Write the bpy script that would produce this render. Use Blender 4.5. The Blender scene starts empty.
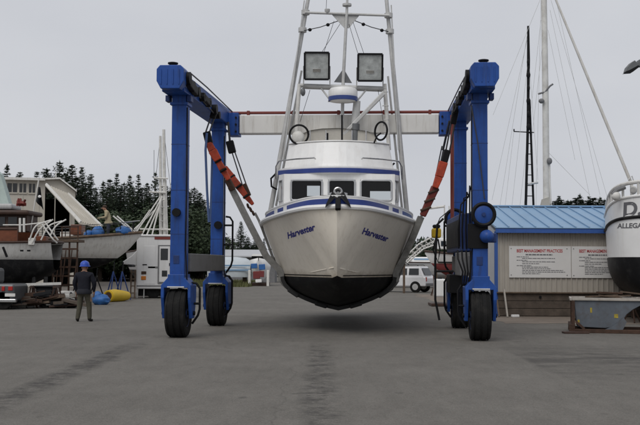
import bpy, bmesh, math, random
from mathutils import Vector, Matrix
from mathutils.bvhtree import BVHTree
R = math.radians
scene = bpy.context.scene
COL = scene.collection

# ------------------------------------------------------------------ camera
F = 1000.0; CX, CY = 320.0, 212.5
EYE = 1.75
PITCH = math.atan(52.0/F); ROLL = R(0.3)
cam_d = bpy.data.cameras.new('camera'); cam = bpy.data.objects.new('camera', cam_d)
COL.objects.link(cam)
CAMR = Matrix.Rotation(math.pi/2+PITCH, 3, 'X') @ Matrix.Rotation(ROLL, 3, 'Z')
cam.matrix_world = Matrix.Translation((0, 0, EYE)) @ CAMR.to_4x4()
cam_d.sensor_width = 36.0; cam_d.lens = 36.0*F/640.0
cam_d.clip_start = 0.1; cam_d.clip_end = 3000
scene.camera = cam
# ------------------------------------------------------------------ world, sun, exposure
SUN_EL, SUN_AZ = 50.0, 205.0          # azimuth clockwise from +Y (view direction): behind the camera, to the left
world = bpy.data.worlds.new('World'); scene.world = world; world.use_nodes = True
wn, wl = world.node_tree.nodes, world.node_tree.links
wn.clear()
wo = wn.new('ShaderNodeOutputWorld'); bg = wn.new('ShaderNodeBackground')
sky = wn.new('ShaderNodeTexSky'); sky.sky_type = 'NISHITA'; sky.sun_disc = False
sky.sun_elevation = R(SUN_EL); sky.sun_rotation = R(SUN_AZ); sky.air_density = 1.0; sky.dust_density = 4.0
tc = wn.new('ShaderNodeTexCoord'); mp = wn.new('ShaderNodeMapping'); mp.inputs['Scale'].default_value = (1, 1, 2.2)
nz = wn.new('ShaderNodeTexNoise'); nz.inputs['Scale'].default_value = 2.4; nz.inputs['Detail'].default_value = 6; nz.inputs['Roughness'].default_value = .45
cr = wn.new('ShaderNodeValToRGB')
cr.color_ramp.elements[0].position = .25; cr.color_ramp.elements[0].color = (5.3, 5.48, 5.95, 1)
cr.color_ramp.elements[1].position = .75; cr.color_ramp.elements[1].color = (6.6, 6.72, 7.05, 1)
mx = wn.new('ShaderNodeMixRGB'); mx.inputs[0].default_value = .96
wl.new(tc.outputs['Generated'], mp.inputs[0]); wl.new(mp.outputs[0], nz.inputs['Vector']); wl.new(nz.outputs[0], cr.inputs[0])
wl.new(sky.outputs[0], mx.inputs[1]); wl.new(cr.outputs[0], mx.inputs[2])      # cloud deck over a thin rest of clear sky
wl.new(mx.outputs[0], bg.inputs[0]); bg.inputs[1].default_value = 0.10
wl.new(bg.outputs[0], wo.inputs[0])
sd = bpy.data.lights.new('sun', 'SUN'); sun = bpy.data.objects.new('sun', sd); COL.objects.link(sun)
sd.energy = 1.35; sd.angle = R(40); sd.color = (1.0, .97, .92)
_d = Vector((math.sin(R(SUN_AZ))*math.cos(R(SUN_EL)), math.cos(R(SUN_AZ))*math.cos(R(SUN_EL)), math.sin(R(SUN_EL))))
sun.rotation_euler = _d.to_track_quat('Z', 'Y').to_euler(); sun.location = _d*60
scene.view_settings.view_transform = 'Standard'; scene.view_settings.look = 'None'
scene.view_settings.exposure = 0.0; scene.view_settings.gamma = 1.0
scene.render.engine = 'CYCLES'

# ------------------------------------------------------------------ helpers
def P(px, py, d):
    """place in the world at depth d (metres along +Y) seen at photo pixel px,py"""
    v = CAMR @ Vector((px-CX, -(py-CY), -F))
    return Vector((0, 0, EYE)) + v*(d/v.y)
def G(px, d):
    p = P(px, 265, d); return Vector((p.x, d, 0))
def lerp(a, b, t): return a+(b-a)*t
I4 = Matrix.Identity(4)
W = {}
class MB:
    def __init__(s, T=I4): s.v = []; s.f = []; s.T = T
    def add(s, vs, fs):
        n = len(s.v); s.v += [s.T @ Vector(v) for v in vs]; s.f += [tuple(i+n for i in f) for f in fs]; return s
    def box(s, x0, x1, y0, y1, z0, z1):
        return s.add([(x0,y0,z0),(x1,y0,z0),(x1,y1,z0),(x0,y1,z0),(x0,y0,z1),(x1,y0,z1),(x1,y1,z1),(x0,y1,z1)],
                     [(3,2,1,0),(4,5,6,7),(0,1,5,4),(1,2,6,5),(2,3,7,6),(3,0,4,7)])
    def obox(s, c, size, rot):
        c = Vector(c); h = [k/2 for k in size]; vs = []
        for z in (-1, 1):
            for (x, y) in ((-1,-1),(1,-1),(1,1),(-1,1)): vs.append(c + rot @ Vector((x*h[0], y*h[1], z*h[2])))
        return s.add(vs, [(3,2,1,0),(4,5,6,7),(0,1,5,4),(1,2,6,5),(2,3,7,6),(3,0,4,7)])
    def beam(s, p0, p1, w, h, up=(0,0,1), w1=None, h1=None):
        p0, p1 = Vector(p0), Vector(p1); d = (p1-p0).normalized(); up = Vector(up)
        if abs(d.dot(up)) > .98: up = Vector((0,1,0))
        x = d.cross(up).normalized(); z = x.cross(d)
        w1 = w if w1 is None else w1; h1 = h if h1 is None else h1; vs = []
        for p, a, b in ((p0,w,h),(p1,w1,h1)):
            for (i, j) in ((-1,-1),(1,-1),(1,1),(-1,1)): vs.append(p + x*(i*a/2) + z*(j*b/2))
        return s.add(vs, [(0,1,2,3),(7,6,5,4),(0,4,5,1),(1,5,6,2),(2,6,7,3),(3,7,4,0)])
    def cyl(s, p0, p1, r0, r1=None, n=12):
        return s.tube([p0, p1], [r0, r0 if r1 is None else r1], n)
    def tube(s, pts, r, n=8, closed=False):
        pts = [Vector(p) for p in pts]; m = len(pts); rs = r if isinstance(r, (list, tuple)) else [r]*m
        vs = []; prev = None
        for i, p in enumerate(pts):
            if closed: d = pts[(i+1) % m]-pts[i-1]
            else: d = pts[min(i+1, m-1)]-pts[max(i-1, 0)]
            d.normalize()
            if prev is None:
                a = Vector((0,0,1)) if abs(d.z) < .9 else Vector((1,0,0)); x = d.cross(a).normalized()
            else:
                x = prev - d*prev.dot(d); x.normalize()
            prev = x; y = d.cross(x)
            for k in range(n):
                t = 2*math.pi*k/n; vs.append(p + (x*math.cos(t)+y*math.sin(t))*rs[i])
        fs = []
        for i in range(m if closed else m-1):
            j = (i+1) % m
            for k in range(n): fs.append((i*n+k, i*n+(k+1) % n, j*n+(k+1) % n, j*n+k))
        if not closed: fs += [tuple(range(n-1, -1, -1)), tuple((m-1)*n+k for k in range(n))]
        return s.add(vs, fs)
    def ring(s, c, axis, rad, r, n=24, m=8):
        c, axis = Vector(c), Vector(axis).normalized(); a = Vector((0,0,1)) if abs(axis.z) < .9 else Vector((1,0,0))
        x = axis.cross(a).normalized(); y = axis.cross(x)
        return s.tube([c+(x*math.cos(2*math.pi*i/n)+y*math.sin(2*math.pi*i/n))*rad for i in range(n)], r, m, True)
    def prism(s, poly, ext):
        poly = [Vector(p) for p in poly]; e = Vector(ext); n = len(poly)
        return s.add(poly+[p+e for p in poly], [tuple(range(n-1, -1, -1)), tuple(range(n, 2*n))]+[(i, (i+1) % n, n+(i+1) % n, n+i) for i in range(n)])
    def lathe(s, c, axis, prof, n=20):
        """prof: list of (along, radius)"""
        c, ax = Vector(c), Vector(axis).normalized(); a = Vector((0,0,1)) if abs(ax.z) < .9 else Vector((1,0,0))
        x = ax.cross(a).normalized(); y = ax.cross(x); vs = []; m = len(prof)
        for (h, r) in prof:
            for k in range(n):
                t = 2*math.pi*k/n; vs.append(c+ax*h+(x*math.cos(t)+y*math.sin(t))*r)
        fs = [(i*n+k, i*n+(k+1) % n, (i+1)*n+(k+1) % n, (i+1)*n+k) for i in range(m-1) for k in range(n)]
        fs += [tuple(range(n-1, -1, -1)), tuple((m-1)*n+k for k in range(n))]
        return s.add(vs, fs)
    def ball(s, c, rx, ry=None, rz=None, n=12, m=8, jit=0, rnd=None):
        ry = rx if ry is None else ry; rz = rx if rz is None else rz; c = Vector(c); vs = []
        for i in range(m+1):
            th = math.pi*i/m
            for k in range(n):
                ph = 2*math.pi*k/n; q = 1+(rnd.uniform(-jit, jit) if jit else 0)
                vs.append(c+Vector((rx*math.sin(th)*math.cos(ph), ry*math.sin(th)*math.sin(ph), rz*math.cos(th)))*1.0*q if not jit else c+Vector((rx*math.sin(th)*math.cos(ph)*q, ry*math.sin(th)*math.sin(ph)*q, rz*math.cos(th)*q)))
        return s.add(vs, [(i*n+k, (i+1)*n+k, (i+1)*n+(k+1) % n, i*n+(k+1) % n) for i in range(m) for k in range(n)])
    def loft(s, rows, close=False):
        n = len(rows[0]); vs = [p for r in rows for p in r]; fs = []
        for i in range(len(rows)-1):
            for k in range(n if close else n-1):
                fs.append((i*n+k, i*n+(k+1) % n, (i+1)*n+(k+1) % n, (i+1)*n+k))
        return s.add(vs, fs)
    def build(s, name, mat, parent=None, smooth=False, bevel=0.0, origin=None, solid=0.0):
        if parent is not None: inv = W[parent.name].inverted()
        else:
            inv = Matrix.Translation(-Vector(origin)) if origin is not None else I4
        me = bpy.data.meshes.new(name); me.from_pydata([inv @ v for v in s.v], [], s.f); me.update()
        bm = bmesh.new(); bm.from_mesh(me); bmesh.ops.remove_doubles(bm, verts=bm.verts, dist=1e-5)
        bmesh.ops.recalc_face_normals(bm, faces=bm.faces); bm.to_mesh(me); bm.free()
        o = bpy.data.objects.new(name, me); COL.objects.link(o); me.materials.append(mat)
        if smooth:
            for p in me.polygons: p.use_smooth = True
            me.set_sharp_from_angle(angle=R(40))
        if parent is not None: o.parent = parent; W[o.name] = W[parent.name]
        else:
            o.location = Vector(origin) if origin is not None else (0,0,0); W[o.name] = Matrix.Translation(o.location)
        if solid:
            m = o.modifiers.new('thickness', 'SOLIDIFY'); m.thickness = solid; m.offset = 0
        if bevel:
            m = o.modifiers.new('bevel', 'BEVEL'); m.width = bevel; m.segments = 2; m.limit_method = 'ANGLE'; m.angle_limit = R(40)
        return o
def thing(name, label, cat, loc=(0,0,0), rz=0.0, group=None):
    o = bpy.data.objects.new(name, None); COL.objects.link(o); o.location = loc; o.rotation_euler = (0,0,rz); o.empty_display_size = .3
    W[o.name] = Matrix.Translation(Vector(loc)) @ Matrix.Rotation(rz, 4, 'Z'); return tag(o, label, cat, group)
def tag(o, label, cat, group=None):
    o['label'] = label; o['category'] = cat
    if group: o['group'] = group
    return o
def struct(o): o['kind'] = 'structure'; return o
def stuff(o): o['kind'] = 'stuff'; return o
def dup(root, loc, rz, label, group=None, scale=None):
    r = root.copy(); COL.objects.link(r); r.location = loc; r.rotation_euler = (0,0,rz); r['label'] = label
    if group: r['group'] = group
    if scale: r.scale = scale
    for ch in list(root.children):
        c = ch.copy(); COL.objects.link(c); c.parent = r
        for g in list(ch.children):
            e = g.copy(); COL.objects.link(e); e.parent = c
    return r

# ------------------------------------------------------------------ materials
def mat(name, c, rough=.6, metal=0.0, var=.12, scale=3.0, bump=.0, bscale=40., dirt=0.0, dirtc=(.05,.04,.03), streak=False, spec=.4, coat=0.0, chips=0.0, chipc=(.07,.03,.018)):
    m = bpy.data.materials.new(name); m.use_nodes = True; n, l = m.node_tree.nodes, m.node_tree.links
    b = n['Principled BSDF']; b.inputs['Roughness'].default_value = rough; b.inputs['Metallic'].default_value = metal
    b.inputs['Specular IOR Level'].default_value = spec
    if coat: b.inputs['Coat Weight'].default_value = coat; b.inputs['Coat Roughness'].default_value = .15
    t = n.new('ShaderNodeTexCoord'); co = t.outputs['Object']
    no = n.new('ShaderNodeTexNoise'); no.inputs['Scale'].default_value = scale; no.inputs['Detail'].default_value = 6; no.inputs['Roughness'].default_value = .65
    l.new(co, no.inputs['Vector'])
    r = n.new('ShaderNodeValToRGB'); e = r.color_ramp.elements
    e[0].position = .3; e[0].color = tuple(k*(1-var) for k in c)+(1,); e[1].position = .7; e[1].color = tuple(min(1, k*(1+var)) for k in c)+(1,)
    l.new(no.outputs[0], r.inputs[0]); out = r.outputs[0]
    if dirt:
        mp = n.new('ShaderNodeMapping'); mp.inputs['Scale'].default_value = (7, 7, .6) if streak else (2.2, 2.2, 2.2)
        l.new(co, mp.inputs[0]); n2 = n.new('ShaderNodeTexNoise'); n2.inputs['Scale'].default_value = 1.3; n2.inputs['Detail'].default_value = 8; n2.inputs['Roughness'].default_value = .7
        l.new(mp.outputs[0], n2.inputs['Vector'])
        r2 = n.new('ShaderNodeValToRGB'); r2.color_ramp.elements[0].position = .5; r2.color_ramp.elements[0].color = (0,0,0,1)
        r2.color_ramp.elements[1].position = .72; r2.color_ramp.elements[1].color = (dirt, dirt, dirt, 1)
        l.new(n2.outputs[0], r2.inputs[0]); mxx = n.new('ShaderNodeMixRGB'); l.new(r2.outputs[0], mxx.inputs[0]); l.new(out, mxx.inputs[1]); mxx.inputs[2].default_value = dirtc+(1,); out = mxx.outputs[0]
    if chips:
        n4 = n.new('ShaderNodeTexNoise'); n4.inputs['Scale'].default_value = 5.0; n4.inputs['Detail'].default_value = 12; n4.inputs['Roughness'].default_value = .8; l.new(co, n4.inputs['Vector'])
        r4 = n.new('ShaderNodeValToRGB'); r4.color_ramp.elements[0].position = .64; r4.color_ramp.elements[0].color = (0,0,0,1); r4.color_ramp.elements[1].position = .68; r4.color_ramp.elements[1].color = (chips,chips,chips,1); l.new(n4.outputs[0], r4.inputs[0])
        m4 = n.new('ShaderNodeMixRGB'); l.new(r4.outputs[0], m4.inputs[0]); l.new(out, m4.inputs[1]); m4.inputs[2].default_value = chipc+(1,); out = m4.outputs[0]
    l.new(out, b.inputs['Base Color'])
    mr = n.new('ShaderNodeMapRange'); mr.inputs[3].default_value = max(0, rough-.12); mr.inputs[4].default_value = min(1, rough+.12)
    l.new(no.outputs[0], mr.inputs[0]); l.new(mr.outputs[0], b.inputs['Roughness'])
    if bump:
        n3 = n.new('ShaderNodeTexNoise'); n3.inputs['Scale'].default_value = bscale; n3.inputs['Detail'].default_value = 4; l.new(co, n3.inputs['Vector'])
        bp = n.new('ShaderNodeBump'); bp.inputs['Strength'].default_value = bump; bp.inputs['Distance'].default_value = .02; l.new(n3.outputs[0], bp.inputs['Height']); l.new(bp.outputs[0], b.inputs['Normal'])
    return m
def glassmat(name, tint=(.6,.65,.68), ref=.06):
    m = bpy.data.materials.new(name); m.use_nodes = True; n, l = m.node_tree.nodes, m.node_tree.links
    n.remove(n['Principled BSDF']); o = n['Material Output']
    tr = n.new('ShaderNodeBsdfTransparent'); tr.inputs[0].default_value = tint+(1,); gl = n.new('ShaderNodeBsdfGlossy'); gl.inputs['Roughness'].default_value = .03
    fr = n.new('ShaderNodeFresnel'); fr.inputs['IOR'].default_value = 1.45; ms = n.new('ShaderNodeMixShader')
    l.new(fr.outputs[0], ms.inputs[0]); l.new(tr.outputs[0], ms.inputs[1]); l.new(gl.outputs[0], ms.inputs[2]); l.new(ms.outputs[0], o.inputs[0]); return m
M = {}
M['blue'] = mat('blue_paint', (.02,.074,.3), .42, var=.2, scale=1.5, dirt=.65, dirtc=(.03,.032,.045), streak=True, spec=.25, chips=.75)
M['blue_dark'] = mat('dark_blue_paint', (.012,.035,.14), .5, var=.2, dirt=.4, dirtc=(.015,.015,.02))
M['lift_grey'] = mat('grey_steel_paint', (.17,.17,.175), .6, var=.1, dirt=.4)
M['beam_white'] = mat('white_steel_paint', (.68,.67,.64), .5, var=.06, scale=1.2, dirt=.5, dirtc=(.36,.32,.27), streak=True, chips=.5, chipc=(.2,.11,.06))
M['red_pipe'] = mat('red_pipe_paint', (.17,.032,.024), .5)
M['black'] = mat('black_steel', (.009,.009,.01), .55, spec=.15)
M['rubber'] = mat('tyre_rubber', (.014,.014,.014), .85, spec=.15, var=.2, dirt=.4, dirtc=(.06,.055,.05), bump=.3)
M['cable'] = mat('wire_rope', (.06,.06,.065), .5, metal=.5)
M['orange'] = mat('orange_paint', (.4,.052,.02), .6, var=.3, scale=6, dirt=.7, dirtc=(.06,.02,.015))
M['strap'] = mat('sling_webbing', (.27,.265,.25), .9, var=.2, scale=8, dirt=.5, dirtc=(.08,.075,.07), bump=.4, bscale=90)
M['strap_blue'] = mat('blue_webbing', (.1,.16,.33), .9)
M['strap_dark'] = mat('dark_sling_webbing', (.03,.03,.03), .8)
M['hull_white'] = mat('white_hull_paint', (.88,.82,.715), .33, var=.04, scale=.8, dirt=.3, dirtc=(.52,.44,.34), streak=True, spec=.4)
M['gel_white'] = mat('white_gelcoat', (.8,.8,.79), .35, var=.03, dirt=.25, dirtc=(.55,.51,.45), streak=True)
M['antifoul'] = mat('black_antifouling', (.009,.009,.01), .55, spec=.2, var=.3, dirt=.6, dirtc=(.05,.05,.046), chips=.35, chipc=(.09,.085,.075))
M['trim_blue'] = mat('navy_trim_paint', (.03,.055,.23), .35)
M['letter_blue'] = mat('navy_lettering', (.025,.028,.23), .4, var=.02)
M['alu'] = mat('galvanised_pole', (.5,.5,.49), .45, metal=.15, var=.12, scale=5, dirt=.3, dirtc=(.16,.15,.14))
M['alu_white'] = mat('white_painted_pole', (.62,.61,.58), .45, dirt=.35, dirtc=(.3,.27,.22))
M['steel'] = mat('stainless', (.5,.5,.5), .25, metal=.9)
M['frame'] = mat('window_frame', (.42,.43,.44), .4, metal=.3)
M['interior'] = mat('interior_shade', (.014,.012,.011), .8)  # near-black: the dimness of enclosed rooms is put into the colour
M['glass'] = glassmat('window_glass', (.72,.76,.76))
M['glass_dark'] = mat('dark_glass', (.012,.014,.015), .08, var=.1, spec=.6)
M['lamp_glass'] = mat('floodlight_lens', (.4,.42,.41), .15, var=.3, scale=6, spec=.6)
M['lamp_house'] = mat('floodlight_housing', (.14,.145,.15), .45, metal=.3)
M['chrome'] = mat('reflector', (.7,.7,.68), .2, metal=1.0)
M['canvas'] = mat('beige_canvas', (.42,.4,.36), .85, var=.08, bump=.2)
M['radar_blue'] = mat('radar_blue_band', (.04,.07,.24), .4)
M['wood'] = mat('weathered_wood', (.12,.085,.06), .85, var=.35, scale=4, dirt=.5, dirtc=(.03,.022,.018), bump=.4)
M['plank'] = mat('grey_plank', (.095,.075,.06), .9, var=.35, scale=3, dirt=.5, dirtc=(.035,.028,.022), bump=.5)
M['varnish'] = mat('varnished_wood', (.16,.05,.022), .4, var=.25, scale=5)
M['darkwood'] = mat('dark_brown_wood', (.05,.026,.018), .6, var=.3)
M['siding'] = mat('beige_metal_siding', (.4,.37,.325), .55, var=.06, scale=1.2, dirt=.3, dirtc=(.2,.17,.14), streak=True)
M['siding_pale'] = mat('pale_metal_siding', (.45,.46,.48), .55, var=.05)
M['roof_blue'] = mat('blue_metal_roof', (.2,.335,.5), .42, var=.06, scale=1, dirt=.15, dirtc=(.15,.2,.28))
M['fascia'] = mat('blue_fascia', (.035,.1,.34), .45)
M['sign'] = mat('white_sign_board', (.68,.67,.655), .5, var=.03, scale=1.5)
M['print_red'] = mat('red_print', (.42,.045,.05), .6, var=.03)
M['print_black'] = mat('grey_print', (.13,.13,.14), .6, var=.03)
M['hopper'] = mat('hopper_grey_paint', (.1,.115,.135), .6, var=.2, scale=2.5, dirt=.6, dirtc=(.07,.045,.03))
M['rust'] = mat('rusty_steel', (.065,.036,.024), .85, var=.4, scale=5, bump=.4)
M['rim_white'] = mat('chipped_white_rim', (.4,.37,.33), .6, dirt=.5, dirtc=(.12,.06,.035))
M['yellow'] = mat('yellow_plastic', (.6,.4,.02), .5, var=.15, dirt=.3, dirtc=(.25,.16,.03))
M['yellow_mark'] = mat('yellow_sticker', (.36,.28,.04), .7, var=.3, scale=12, dirt=.7, dirtc=(.09,.07,.05))
M['tarp_blue'] = mat('blue_tarp', (.03,.12,.34), .5, var=.25, scale=4, bump=.6, bscale=9)
M['dull_white'] = mat('dull_white_paint', (.66,.65,.62), .55, var=.06, dirt=.45, dirtc=(.25,.2,.15), streak=True)
M['shed_white'] = mat('cream_shed_siding', (.5,.47,.41), .7, var=.05, scale=.6, dirt=.25, dirtc=(.3,.27,.22), streak=True)
M['camper'] = mat('white_camper_shell', (.66,.66,.66), .4, var=.03, dirt=.25, dirtc=(.38,.36,.33), streak=True)
M['truck_white'] = mat('white_car_paint', (.7,.7,.71), .25, var=.02, spec=.5, coat=.4)
M['red_bottom'] = mat('red_antifouling', (.17,.03,.03), .6, var=.2, dirt=.3)
M['amber'] = mat('amber_lens', (.5,.16,.02), .3)
M['taillight'] = mat('red_lens', (.35,.02,.015), .25)
M['plastic_black'] = mat('black_plastic', (.014,.015,.017), .6, var=.2, spec=.2)
M['concrete'] = mat('concrete', (.3,.29,.27), .9, var=.2, bump=.4)
M['bark'] = mat('bark', (.06,.045,.035), .95, var=.3, bump=.5)
M['silver'] = mat('silver_truck_paint', (.1,.105,.11), .35, metal=.4)
M['grey_hull'] = mat('grey_white_hull', (.42,.42,.42), .4, var=.05, dirt=.3, dirtc=(.25,.23,.2), streak=True)
M['palegreen'] = mat('pale_green_cover', (.42,.5,.47), .7)
M['skin'] = mat('skin', (.35,.2,.14), .6, var=.06)
M['helmet'] = mat('blue_hard_hat', (.03,.08,.42), .35)
def leafmat(name, a, b):
    m = bpy.data.materials.new(name); m.use_nodes = True; n, l = m.node_tree.nodes, m.node_tree.links; bs = n['Principled BSDF']; bs.inputs['Roughness'].default_value = .7; bs.inputs['Specular IOR Level'].default_value = .15
    t = n.new('ShaderNodeTexCoord'); no = n.new('ShaderNodeTexNoise'); no.inputs['Scale'].default_value = .9; no.inputs['Detail'].default_value = 5; l.new(t.outputs['Object'], no.inputs['Vector'])
    oi = n.new('ShaderNodeObjectInfo'); ad = n.new('ShaderNodeMath'); ad.operation = 'MULTIPLY_ADD'; ad.inputs[1].default_value = .35; l.new(oi.outputs['Random'], ad.inputs[0]); l.new(no.outputs[0], ad.inputs[2])
    r = n.new('ShaderNodeValToRGB'); r.color_ramp.elements[0].position = .4; r.color_ramp.elements[0].color = a+(1,); r.color_ramp.elements[1].position = .9; r.color_ramp.elements[1].color = b+(1,)
    l.new(ad.outputs[0], r.inputs[0]); l.new(r.outputs[0], bs.inputs['Base Color']); return m
M['needles'] = leafmat('conifer_needles', (.026,.04,.027), (.06,.08,.05))
M['leaves'] = leafmat('dark_leaves', (.024,.038,.022), (.058,.078,.042))
M['grass'] = leafmat('dry_grass', (.06,.075,.025), (.13,.13,.06))

def asphalt():
    m = bpy.data.materials.new('worn_asphalt'); m.use_nodes = True; n, l = m.node_tree.nodes, m.node_tree.links; b = n['Principled BSDF']; b.inputs['Roughness'].default_value = .9; b.inputs['Specular IOR Level'].default_value = .25
    t = n.new('ShaderNodeTexCoord'); co = t.outputs['Object']
    def noise(s, d=6, r=.6, sc=None):
        q = n.new('ShaderNodeTexNoise'); q.inputs['Scale'].default_value = s; q.inputs['Detail'].default_value = d; q.inputs['Roughness'].default_value = r
        if sc:
            mp = n.new('ShaderNodeMapping'); mp.inputs['Scale'].default_value = sc; l.new(co, mp.inputs[0]); l.new(mp.outputs[0], q.inputs['Vector'])
        else: l.new(co, q.inputs['Vector'])
        return q.outputs[0]
    def mth(op, a, b_=None, c_=None):
        q = n.new('ShaderNodeMath'); q.operation = op
        for i, k in enumerate((a, b_, c_)):
            if k is None: continue
            if isinstance(k, (int, float)): q.inputs[i].default_value = k
            else: l.new(k, q.inputs[i])
        return q.outputs[0]
    def ramp(f, p0, p1, c0=(0,0,0,1), c1=(1,1,1,1)):
        r = n.new('ShaderNodeValToRGB'); r.color_ramp.elements[0].position = p0; r.color_ramp.elements[1].position = p1; r.color_ramp.elements[0].color = c0; r.color_ramp.elements[1].color = c1; l.new(f, r.inputs[0]); return r.outputs[0]
    def mix(f, a, b_, typ='MIX'):
        q = n.new('ShaderNodeMixRGB'); q.blend_type = typ
        for i, k in enumerate((f, a, b_)):
            if isinstance(k, float): q.inputs[i].default_value = k
            elif isinstance(k, tuple): q.inputs[i].default_value = k
            else: l.new(k, q.inputs[i])
        return q.outputs[0]
    base = ramp(noise(.35, 8, .65), .3, .7, (.136,.127,.113,1), (.174,.163,.146,1))
    fine = mix(1.0, ramp(noise(45, 3, .8), .3, .7, (.66,.66,.66,1), (1.32,1.32,1.32,1)), ramp(noise(14, 6, .85), .3, .7, (.78,.78,.78,1), (1.2,1.2,1.2,1)), 'MULTIPLY')
    c = mix(1.0, base, fine, 'MULTIPLY')
    mid = ramp(noise(2.2, 6, .7, (1.6,.5,1)), .35, .7, (.86,.86,.86,1), (1.06,1.06,1.06,1))
    c = mix(1.0, c, mid, 'MULTIPLY')
    c = mix(mth('MULTIPLY', ramp(noise(2.3, 3, .5), .68, .74), .5), c, (.05,.047,.043,1))
    vs = n.new('ShaderNodeTexVoronoi'); vs.inputs['Scale'].default_value = 7.0; l.new(co, vs.inputs['Vector'])
    c = mix(mth('MULTIPLY', mth('MULTIPLY', ramp(vs.outputs['Distance'], .05, .12, (1,1,1,1), (0,0,0,1)), ramp(noise(3.1, 4, .6), .5, .6)), .45), c, (.3,.285,.26,1))
    sp = n.new('ShaderNodeSeparateXYZ'); l.new(co, sp.inputs[0]); X, Y = sp.outputs[0], sp.outputs[1]
    wob = mth('MULTIPLY', mth('SUBTRACT', noise(.5, 5, .7), .5), .4)
    Xw = mth('ADD', X, wob)
    patch = noise(1.1, 10, .85, (2.0,2.2,1))
    def track(xc, wdt, y0, y1, p0, p1):
        d = mth('ABSOLUTE', mth('SUBTRACT', Xw, xc)); a = mth('SUBTRACT', 1.0, mth('DIVIDE', d, wdt)); a = mth('MAXIMUM', a, 0.0)
        s = mth('MULTIPLY', mth('MULTIPLY', ramp(a, 0, .6), ramp(patch, p0, p1)), ramp(mth('DIVIDE', mth('SUBTRACT', y1, Y), 4.0), 0, 1))
        return s
    k = mth('ADD', track(-4.0, .34, 0, 23.5, .42, .56), track(.02, .32, 0, 24, .45, .58))
    k = mth('MINIMUM', k, 1.0)
    c = mix(mth('MULTIPLY', k, .85), c, (.042,.039,.037,1))
    # damp patch right of the right-hand wheel track
    e = mth('MULTIPLY', ramp(mth('SUBTRACT', Xw, 3.75), 0, .12), ramp(mth('DIVIDE', mth('SUBTRACT', 22.5, Y), 3.0), 0, 1))
    e = mth('MULTIPLY', e, ramp(mth('DIVIDE', mth('SUBTRACT', Y, 14.0), 5.0), 0, 1))
    e = mth('MULTIPLY', e, ramp(noise(.9, 9, .8, (.6,1.6,1)), .42, .56))
    c = mix(mth('MULTIPLY', e, .75), c, (.05,.046,.043,1))
    # fine cracks
    v = n.new('ShaderNodeTexVoronoi'); v.feature = 'DISTANCE_TO_EDGE'; v.inputs['Scale'].default_value = .16
    mpv = n.new('ShaderNodeMapping'); l.new(co, mpv.inputs[0])
    wv = n.new('ShaderNodeMixRGB'); wv.blend_type = 'ADD'; wv.inputs[0].default_value = .6; nv = n.new('ShaderNodeTexNoise'); nv.inputs['Scale'].default_value = 1.1; nv.inputs['Detail'].default_value = 6
    l.new(co, nv.inputs['Vector']); l.new(co, wv.inputs[1]); l.new(nv.outputs['Color'], wv.inputs[2]); l.new(wv.outputs[0], v.inputs['Vector'])
    crk = ramp(v.outputs['Distance'], .0, .002, (1,1,1,1), (0,0,0,1))
    c = mix(mth('MULTIPLY', crk, .25), c, (.045,.042,.04,1))
    l.new(c, b.inputs['Base Color'])
    bp = n.new('ShaderNodeBump'); bp.inputs['Strength'].default_value = .35; bp.inputs['Distance'].default_value = .01; l.new(noise(90, 3, .7), bp.inputs['Height']); l.new(bp.outputs[0], b.inputs['Normal'])
    return m
def waterline_grime(m, z0, z1, c):
    """dried scum left on the paint just above the floating line"""
    n, l = m.node_tree.nodes, m.node_tree.links; b = n['Principled BSDF']; src = b.inputs['Base Color'].links[0].from_socket
    t = n.new('ShaderNodeTexCoord'); sp = n.new('ShaderNodeSeparateXYZ'); l.new(t.outputs['Object'], sp.inputs[0])
    no = n.new('ShaderNodeTexNoise'); no.inputs['Scale'].default_value = 3.5; no.inputs['Detail'].default_value = 8; no.inputs['Roughness'].default_value = .75; l.new(t.outputs['Object'], no.inputs['Vector'])
    ma = n.new('ShaderNodeMath'); ma.operation = 'MULTIPLY_ADD'; ma.inputs[1].default_value = .5; l.new(no.outputs[0], ma.inputs[0]); l.new(sp.outputs[2], ma.inputs[2])
    mr = n.new('ShaderNodeMapRange'); mr.inputs[1].default_value = z0+.25; mr.inputs[2].default_value = z1+.25; mr.inputs[3].default_value = .75; mr.inputs[4].default_value = 0; l.new(ma.outputs[0], mr.inputs[0])
    mi = n.new('ShaderNodeMixRGB'); l.new(mr.outputs[0], mi.inputs[0]); l.new(src, mi.inputs[1]); mi.inputs[2].default_value = c+(1,); l.new(mi.outputs[0], b.inputs['Base Color'])
waterline_grime(M['hull_white'], 1.42, 1.62, (.42,.36,.27))
M['asphalt'] = asphalt()
M['dirt'] = mat('packed_dirt', (.2,.165,.135), .95, var=.22, scale=.9, dirt=.5, dirtc=(.12,.1,.085), bump=.5, bscale=25)
M['gravel'] = mat('gravel_ground', (.13,.115,.1), .95, var=.35, scale=3, bump=.6, bscale=18)

# ------------------------------------------------------------------ ground
def sheet(name, pts, z, m):
    s = MB(); s.add([(x, y, z) for x, y in pts], [tuple(range(len(pts)))]); o = s.build(name, m)
    return struct(o)
sheet('ground', [(-900,-60),(900,-60),(900,1500),(-900,1500)], 0, M['asphalt'])
random.seed(3)
def ragged(x0, x1, y0, y1, n=22, j=.5):
    pts = []
    for i in range(n): pts.append((lerp(x0, x1, i/n), y0+random.uniform(-j, j)))
    for i in range(n): pts.append((x1+random.uniform(-j, j), lerp(y0, y1, i/n)))
    for i in range(n): pts.append((lerp(x1, x0, i/n), y1+random.uniform(-j, j)))
    for i in range(n): pts.append((x0+random.uniform(-j, j), lerp(y1, y0, i/n)))
    return pts
sheet('dirt_apron', ragged(5.6, 24, 30.4, 60, 40, .35), .004, M['dirt'])
sheet('gravel_yard', ragged(-70, -9.3, 40.5, 112, 40, .5), .004, M['gravel'])

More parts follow.
